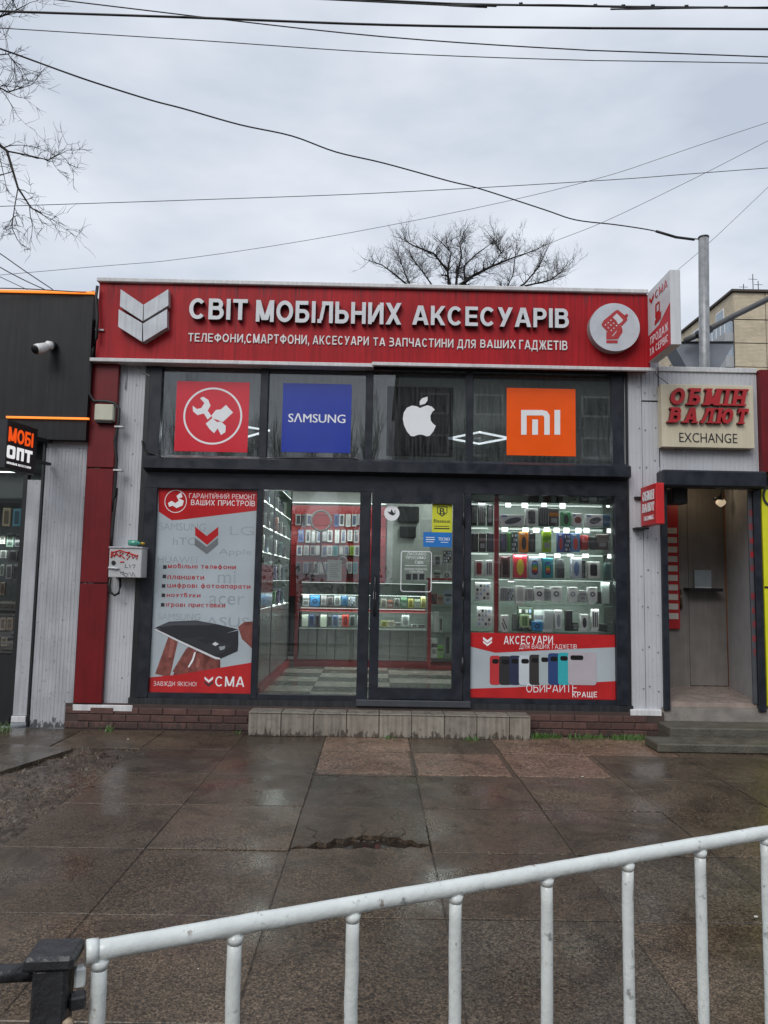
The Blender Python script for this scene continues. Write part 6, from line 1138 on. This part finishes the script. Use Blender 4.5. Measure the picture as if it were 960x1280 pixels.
for pts, r0 in (([(1.633,8,8.135),(1.492,7.9,8.183),(1.454,7.8,8.45),(1.537,7.9,8.927),(1.334,8,9.187)], .07), ([(1.454,7.8,8.45),(1.117,7.5,8.707),(0.649,7.3,8.787),(0.469,7.2,8.85)], .045), ([(1.659,8,8.136),(1.714,8.3,8.562),(1.828,8.4,9.108),(1.793,8.5,9.434),(1.878,8.5,9.633)], .055), ([(1.685,8,8.153),(2.01,7.7,8.313),(2.39,7.5,8.447),(2.879,7.4,8.624),(3.312,7.3,8.745)], .07), ([(1.685,8,8.153),(1.891,8.2,8.305),(1.872,8.3,8.787),(2.164,8.5,9.162),(2.557,8.6,9.499)], .055), ([(2.39,7.5,8.447),(2.575,7.4,8.721),(2.371,7.4,9.032)], .03), ([(1.582,8,8),(1.088,8.4,8.093),(0.661,8.5,8.345),(0.336,8.6,8.659),(0.006,8.7,8.948),(-0.298,8.8,9.099)], .06), ([(1.66,8,8.001),(2.304,8.3,8.026),(2.835,8.3,8.285),(3.013,8.4,8.634),(3.111,8.5,9.409)], .055), ([(1.687,8,7.948),(2.51,7.6,7.703),(3.081,7.4,8.028),(3.384,7.4,8.4),(3.537,7.4,8.744)], .055), ([(3.081,7.4,7.976),(3.613,7.3,8.076),(3.914,7.2,8.288)], .035), ([(0.661,8.5,8.345),(0.49,8.4,8.744),(0.377,8.4,9.075)], .028), ([(1.177,8.2,8.234),(0.902,8.1,8.568),(0.63,8,8.898)], .03)):
    limb(b, pts, r0 * .62, .008, rg, TB, 34, .36, 2, .25, 5, .26)
b.build('crown', tr)
# left street tree whose drooping branch enters the frame
lt2 = thing('bare_tree', 'bare street tree at the left whose thin branches hang into the sky', 'tree', (-6.6, -.6, 0))
b = MB(); b.tube([(-6.6, -.6, 0), (-6.5, -.6, 2.5), (-6.2, -.7, 5), (-5.8, -.8, 7.5), (-5.3, -1, 10)], [.24, .2, .16, .11, .05], TB, 10); b.build('trunk', lt2)
b = MB()
for pts, r0, nt, tl, up in (([(-5.9, -.8, 7)] + [(-4.468,-1,6.229),(-3.973,-1,5.947),(-3.731,-1,5.752),(-3.6,-1,5.374),(-3.458,-1,5.172),(-3.32,-1,5.093)], .045, 10, .42, -.15), ([(-3.731,-1,5.752),(-3.564,-1,5.723),(-3.324,-1,5.671),(-3.164,-1.1,5.677)], .016, 8, .30, .1), ([(-5.9, -.8, 7)] + [(-4.299,-1.2,6.592),(-3.896,-1.2,6.354),(-3.656,-1.2,6.236),(-3.505,-1.2,6.29)], .03, 9, .36, .1), ([(-5.8, -.8, 7.5)] + [(-4.121,-1.4,6.769),(-3.747,-1.4,6.82),(-3.564,-1.4,6.906),(-3.454,-1.4,6.971)], .026, 8, .36, .2), ([(-3.6,-1,5.374),(-3.622,-1,5.168),(-3.633,-1,4.963),(-3.57,-1,4.842)], .010, 7, .16, -.2), ([(-3.973,-1,5.947),(-3.959,-0.8,5.989),(-3.853,-0.8,5.606)], .012, 6, .3, 0), ([(-6.1, -.7, 5.5)] + [(-4.356,-1,6.869),(-3.988,-1,6.75),(-3.79,-1,6.777),(-3.66,-1,6.61)], .02, 7, .3, 0)):
    limb(b, pts, r0 * .55, .004, rg, TB, int(nt * 1.3), tl * .85, 2, up, 5, .3)
for k in range(10):
    a = rg.random() * 6.28; z_ = rg.uniform(4.5, 8.5); limb(b, [(-6.2, -.7, z_), (-6.2 + math.cos(a) * .8 - .3, -.7 + math.sin(a) * 1, z_ + .7), (-6.5 + math.cos(a) * 1.2 - .4, -.7 + math.sin(a) * 2, z_ + 1.4)], .05, .012, rg, TB, 6, .8, 1, .3, 5)
b.build('crown', lt2)
# street trees on the far side of the road (seen in the window reflections)
def street_tree(x, y, seed, H_):
    g_ = random.Random(seed); t_ = thing('street_tree', 'bare tree across the street', 'tree', (x, y, 0), 0, 'bare trees across the street')
    b = MB(); b.tube([(x, y, 0), (x + .1, y, 2.5), (x, y, 4.5)], [.2, .16, .12], TB, 8); b.build('trunk', t_)
    b = MB()
    for k in range(9):
        a = g_.random() * 6.28; s_ = g_.uniform(.6, 1.6)
        limb(b, [(x, y, 3.2 + k * .15), (x + math.cos(a) * s_ * .6, y + math.sin(a) * s_ * .6, 5 + k * .1), (x + math.cos(a) * s_, y + math.sin(a) * s_, H_ * g_.uniform(.72, .98))], .07, .02, g_, TB, 20, 1.3, 2, 1.1, 4)
    b.build('crown', t_); return t_
src_ = [street_tree(0, -27, s, h) for s, h in ((1, 9.4), (2, 10.4), (3, 8.8))]
xs = [-13, -9.6, -6.8, -3.9, -1.2, 1.6, 4.6, 8, 11.5, 15]
for i, x in enumerate(xs):
    s0 = src_[i % 3]; last = ['far left of the row', 'second from the left', 'third from the left', 'fourth from the left', 'fifth from the left', 'sixth from the left', 'seventh from the left', 'eighth from the left', 'ninth from the left', 'far right of the row'][i]
    if i < 3: r = s0; r.location = (x, -26.5, 0)
    else:
        r = s0.copy(); lnk(r); r.location = (x, -26.5 - (i % 2) * .8, 0); r.rotation_euler = (0, 0, i * 1.1)
        for ch in list(s0.children): c_ = ch.copy(); lnk(c_); c_.parent = r
    r['label'] = 'bare tree across the street reflected in the windows, ' + last; 
# opposite apartment block
ob = thing('apartment_building', 'grey apartment block across the street behind the camera', 'apartment building', (12, -50, 0))
OW = mat('opposite_wall', (.20, .19, .18), .7, var=.12, scale=.6)
bxs('wall', 1.5, -62, 0, 40, -46, 17, OW, ob); bxs('wall', -60, -66, 0, -14, -50, 11, OW, ob); bxs('roof_edge', 1.2, -62.3, 17, 40.3, -45.7, 17.4, JD, ob)
for i in range(9):
    for j in range(5):
        o = bxs('window', 3 + i * 4, -45.99, 1.6 + j * 3.1, 5.2 + i * 4, -45.9, 3.2 + j * 3.1, WHITE, ob); bxs('pane', 3.15 + i * 4, -45.895, 1.75 + j * 3.1, 5.05 + i * 4, -45.88, 3.05 + j * 3.1, mat('pane_dark', (.04, .05, .06), .1), o)
hd = thing('hedge_row', 'dark bushes along the far pavement behind the camera', 'hedge', (0, -29, 0))
b = MB(); g_ = random.Random(9); HM = mat('hedge_dark', (.035, .04, .025), .9, var=.3)
for k in range(5000):
    x = g_.uniform(-26, 26); y = g_.uniform(-30.5, -28); z = g_.uniform(0, 1) ** .8 * (2.0 + .7 * math.sin(x * .9)); s_ = g_.uniform(.06, .2); a, c_ = g_.random() * 6, g_.random() * 3
    b.add([(x, y, z), (x + s_ * math.cos(a), y + s_ * math.sin(a), z + s_ * .4), (x + s_ * .5 * math.cos(a + 1), y, z + s_)], [(0, 1, 2)], HM)
b.build('foliage', hd)
# =================================================================== OVERHEAD WIRES
def wire(label, pts, r, ext=12):
    P_ = [Vector(p) for p in pts]
    if ext: P_ = [P_[0] + (P_[0] - P_[1]).normalized() * ext] + P_ + [P_[-1] + (P_[-1] - P_[-2]).normalized() * ext]
    o = []
    for i in range(len(P_) - 1):
        p0, p1, p2, p3 = P_[max(i - 1, 0)], P_[i], P_[i + 1], P_[min(i + 2, len(P_) - 1)]
        for k in range(5): t = k / 5; o.append(.5 * ((2 * p1) + (-p0 + p2) * t + (2 * p0 - 5 * p1 + 4 * p2 - p3) * t * t + (-p0 + 3 * p1 - 3 * p2 + p3) * t ** 3))
    o.append(P_[-1]); b = MB(); b.tube(o, r, CABLE, 5, False); return b.build('overhead_wire', None, label, tuple(P_[1]), 'wire', 'overhead wires')
wire('thick black wire crossing the whole sky near the top', [(-2.786,-3,5.619),(-1.406,-3,5.607),(-0.019,-3,5.588),(1.373,-3,5.601),(2.773,-3,5.629)], .0085)
o = wire('thick knotted wire along the very top right of the sky', [(-0.356,-3.2,5.616),(0.425,-3.2,5.598),(1.207,-3.2,5.604),(1.936,-3.2,5.612),(2.667,-3.2,5.626)], .0075)
b = MB()
for q in [(0.933,-3.2,5.609),(1.454,-3.2,5.611),(1.65,-3.2,5.613),(1.857,-3.2,5.619),(2.093,-3.2,5.622),(2.369,-3.2,5.624)]: b.tube([(q[0] - .012, q[1], q[2]), (q[0] + .012, q[1], q[2] + .002)], .010, CABLE, 5)
b.build('spacer', o)
o = wire('second strand twisted with the top right wire', [(-0.465,-3.22,5.59),(0.423,-3.22,5.569),(1.202,-3.22,5.593),(1.928,-3.22,5.586),(2.656,-3.22,5.615)], .005)
wire('thin wire sloping from top left under the thick one', [(-2.55,-2.6,6.048),(-1.456,-2.6,5.937),(-0.019,-2.6,5.809),(1.482,-2.6,5.742),(2.988,-2.6,5.721)], .0048)
wire('thin lowest wire of the four upper wires', [(-3.222,-2.2,6.115),(-1.622,-2.2,6.051),(-0.018,-2.2,5.979),(1.591,-2.2,5.957),(3.207,-2.2,5.971)], .0038)
wire('wavy sagging black cable from upper left down to the steel pole', [(-3.554,-2.3,5.992),(-3.18,-2,6.033),(-2.842,-1.9,5.968),(-2.579,-1.8,5.935),(-2.177,-1.5,5.986),(-1.892,-1.4,5.974),(-1.422,-1.1,6.022),(-0.948,-0.8,6.107),(-0.507,-0.6,6.067),(-0,-0.4,6.074),(0.72,-0.1,6.062),(1.107,0.1,6.088),(1.889,0.3,5.962),(2.319,0.5,5.946),(2.834,0.6,5.948),(3.348,0.8,5.987),(3.667,0.85,5.936),(3.98,0.9,5.936)], .0075, 0)
b = MB(); b.tube([(3.39,0.78,5.968),(3.662,0.84,5.926),(3.91,0.88,5.92)], .016, CABLE, 6); b.build('cable_end_sleeve', None, 'thick taped end of the sagging cable at the pole top', (3.667,0.85,5.936), 'cable')
wire('nearly level thin wire crossing mid sky', [(-5.377,2,6.724),(-2.695,2,6.882),(0.008,2,7.053),(3.188,2,7.32),(5.481,2,7.556)], .005)
wire('very thin wire rising from lower left to right edge', [(-5.6,3,6.17),(-2.925,3,6.486),(0.019,3,7.056),(3.13,3,7.846),(6.052,3,8.91)], .0038)
wire('thin wire from the bare crown up to the right edge', [(2.188,4,7.014),(2.865,4,7.339),(3.819,4,7.756),(5.335,4,8.548),(6.592,4,9.242)], .0042, 3)
wire('faint short wire at far right above the pole arm', [(4.358,3,6.27),(5.054,3,6.89),(6.02,3,7.837)], .0034, 2)
for k, (a, nm) in enumerate((([(-4.057,-1,4.895),(-3.945,-0.6,4.878),(-3.837,-0.3,4.831),(-3.654,0,4.744)], 'uppermost'), ([(-4.048,-1,4.765),(-3.936,-0.6,4.733),(-3.83,-0.3,4.724),(-3.743,0,4.742)], 'middle'), ([(-4.037,-1,4.62),(-3.929,-0.6,4.63),(-3.937,0,4.737)], 'lowest'))):
    wire('%s of three wires running to the black roof at left' % nm, a, .0055 if k < 2 else .004, 0)
wire('thin wire lying along the black roof edge', [(-4.335,-0.3,4.624),(-3.849,-0.25,4.647),(-3.268,-0.2,4.644),(-3.133,-0.15,4.677)], .006, 0)
# =================================================================== RAILING
PWT = mat('rail_white_paint', (.62, .655, .64), .34, var=.07, scale=16, bump=.2, bscale=70, grime=.6, rvar=.08, coat=.15)
PBK = mat('rail_black_paint', (.022, .023, .026), .35, var=.25, bump=.7, bscale=45, rvar=.1)
rd0 = Vector((-.4354, -6.789, 1.0)); rd1 = Vector((.9495, -6.175, 1.0)); du = (rd1 - rd0).normalized()
mould(PWT, -5, 8.3, (.13, .075, .045), .75)
wr = thing('white_railing', 'white painted tubular steel railing in the foreground', 'railing', (rd0.x, rd0.y, 0))
def lump(a, c_, r, n, m, seed, seg=14):
    g_ = random.Random(seed); K = max(2, int((c_ - a).length * seg)); return MB().tube([a.lerp(c_, k / K) + Vector((g_.gauss(0, .0004), 0, g_.gauss(0, .0004))) for k in range(K + 1)], [r * g_.uniform(.985, 1.015) for k in range(K + 1)], m, n)
lump(rd0 - du * .0, rd0 + du * 3.4, .0152, 18, PWT, 1, 30).build('top_rail', wr)
lump(rd0 - Vector((0, 0, .82)), rd0 + du * 3.4 - Vector((0, 0, .82)), .014, 12, PWT, 2).build('bottom_rail', wr)
b = lump(rd0 - du * .003, rd0 + du * .014, .0178, 18, PWT, 3); b.build('end_collar', wr)
for k in range(17):
    a = rd0 + du * (.018 + .2125 * k); lump(Vector((a.x, a.y, .18)), Vector((a.x, a.y, .99)), .0122, 14, PWT, 10 + k, 20).build('baluster', wr)
    MB().tube([(a.x, a.y, .972), (a.x, a.y, .986)], [.0124, .0150], PWT, 14).build('weld_bead', wr)
e_ = rd0 + du * 3.4; lump(Vector((e_.x, e_.y, -.02)), Vector((e_.x, e_.y, 1.0)), .02, 14, PWT, 60).build('end_post', wr)
br_ = thing('black_railing', 'black painted post and rail joined to the white railing at lower left', 'railing', (-.5, -6.84, 0))
A = Vector((-0.466,-6.83,1.025)); A = Vector((-.487, -6.80, 0)); bd = (Vector((-.54, -6.851, 0)) - Vector((-.487, -6.778, 0))); bd = Vector((-.95, -.12, 0)).normalized()
rot = math.atan2(du.y, du.x)
def rb_box(name, cx, cy_, z0, z1, hx_, hy_, m, c, par, a=rot):
    b = MB(); b.box(-hx_, -hy_, z0, hx_, hy_, z1, m, c); ca, sa = math.cos(a), math.sin(a); b.v = [(cx + x * ca - y * sa, cy_ + x * sa + y * ca, z) for x, y, z in b.v]; return b.build(name, par)
rb_box('post', -.478, -6.81, -.02, .995, .0245, .0245, PBK, .004, br_, .1); rb_box('post_cap', -.478, -6.81, .995, 1.016, .0355, .033, PBK, .005, br_, .1)
r0 = Vector((-.50, -6.82, .985)); lump(r0, r0 + bd * 1.6, .0125, 16, PBK, 4).build('top_rail', br_)
for k in range(7): a = r0 + bd * (.078 + .19 * k); lump(Vector((a.x, a.y, .15)), Vector((a.x, a.y, .98)), .011, 12, PBK, 70 + k).build('baluster', br_)
rb_box('bracket', -.442, -6.80, .955, .985, .008, .009, PWT, .003, br_); rb_box('bracket', -.444, -6.80, .925, .945, .012, .012, PBK, .003, br_)
b = MB(); b.tube([(-.447, -6.82, .915), (-.447, -6.83, .915)], .008, mat('bolt_rust', (.35, .27, .18), .5), 8); b.build('bolt', br_)
# pole-top stub posts supporting the wires out of frame
# apply final clean up: private offset property removed
for o in sc.objects:
    if '_o' in o.keys(): del o['_o']
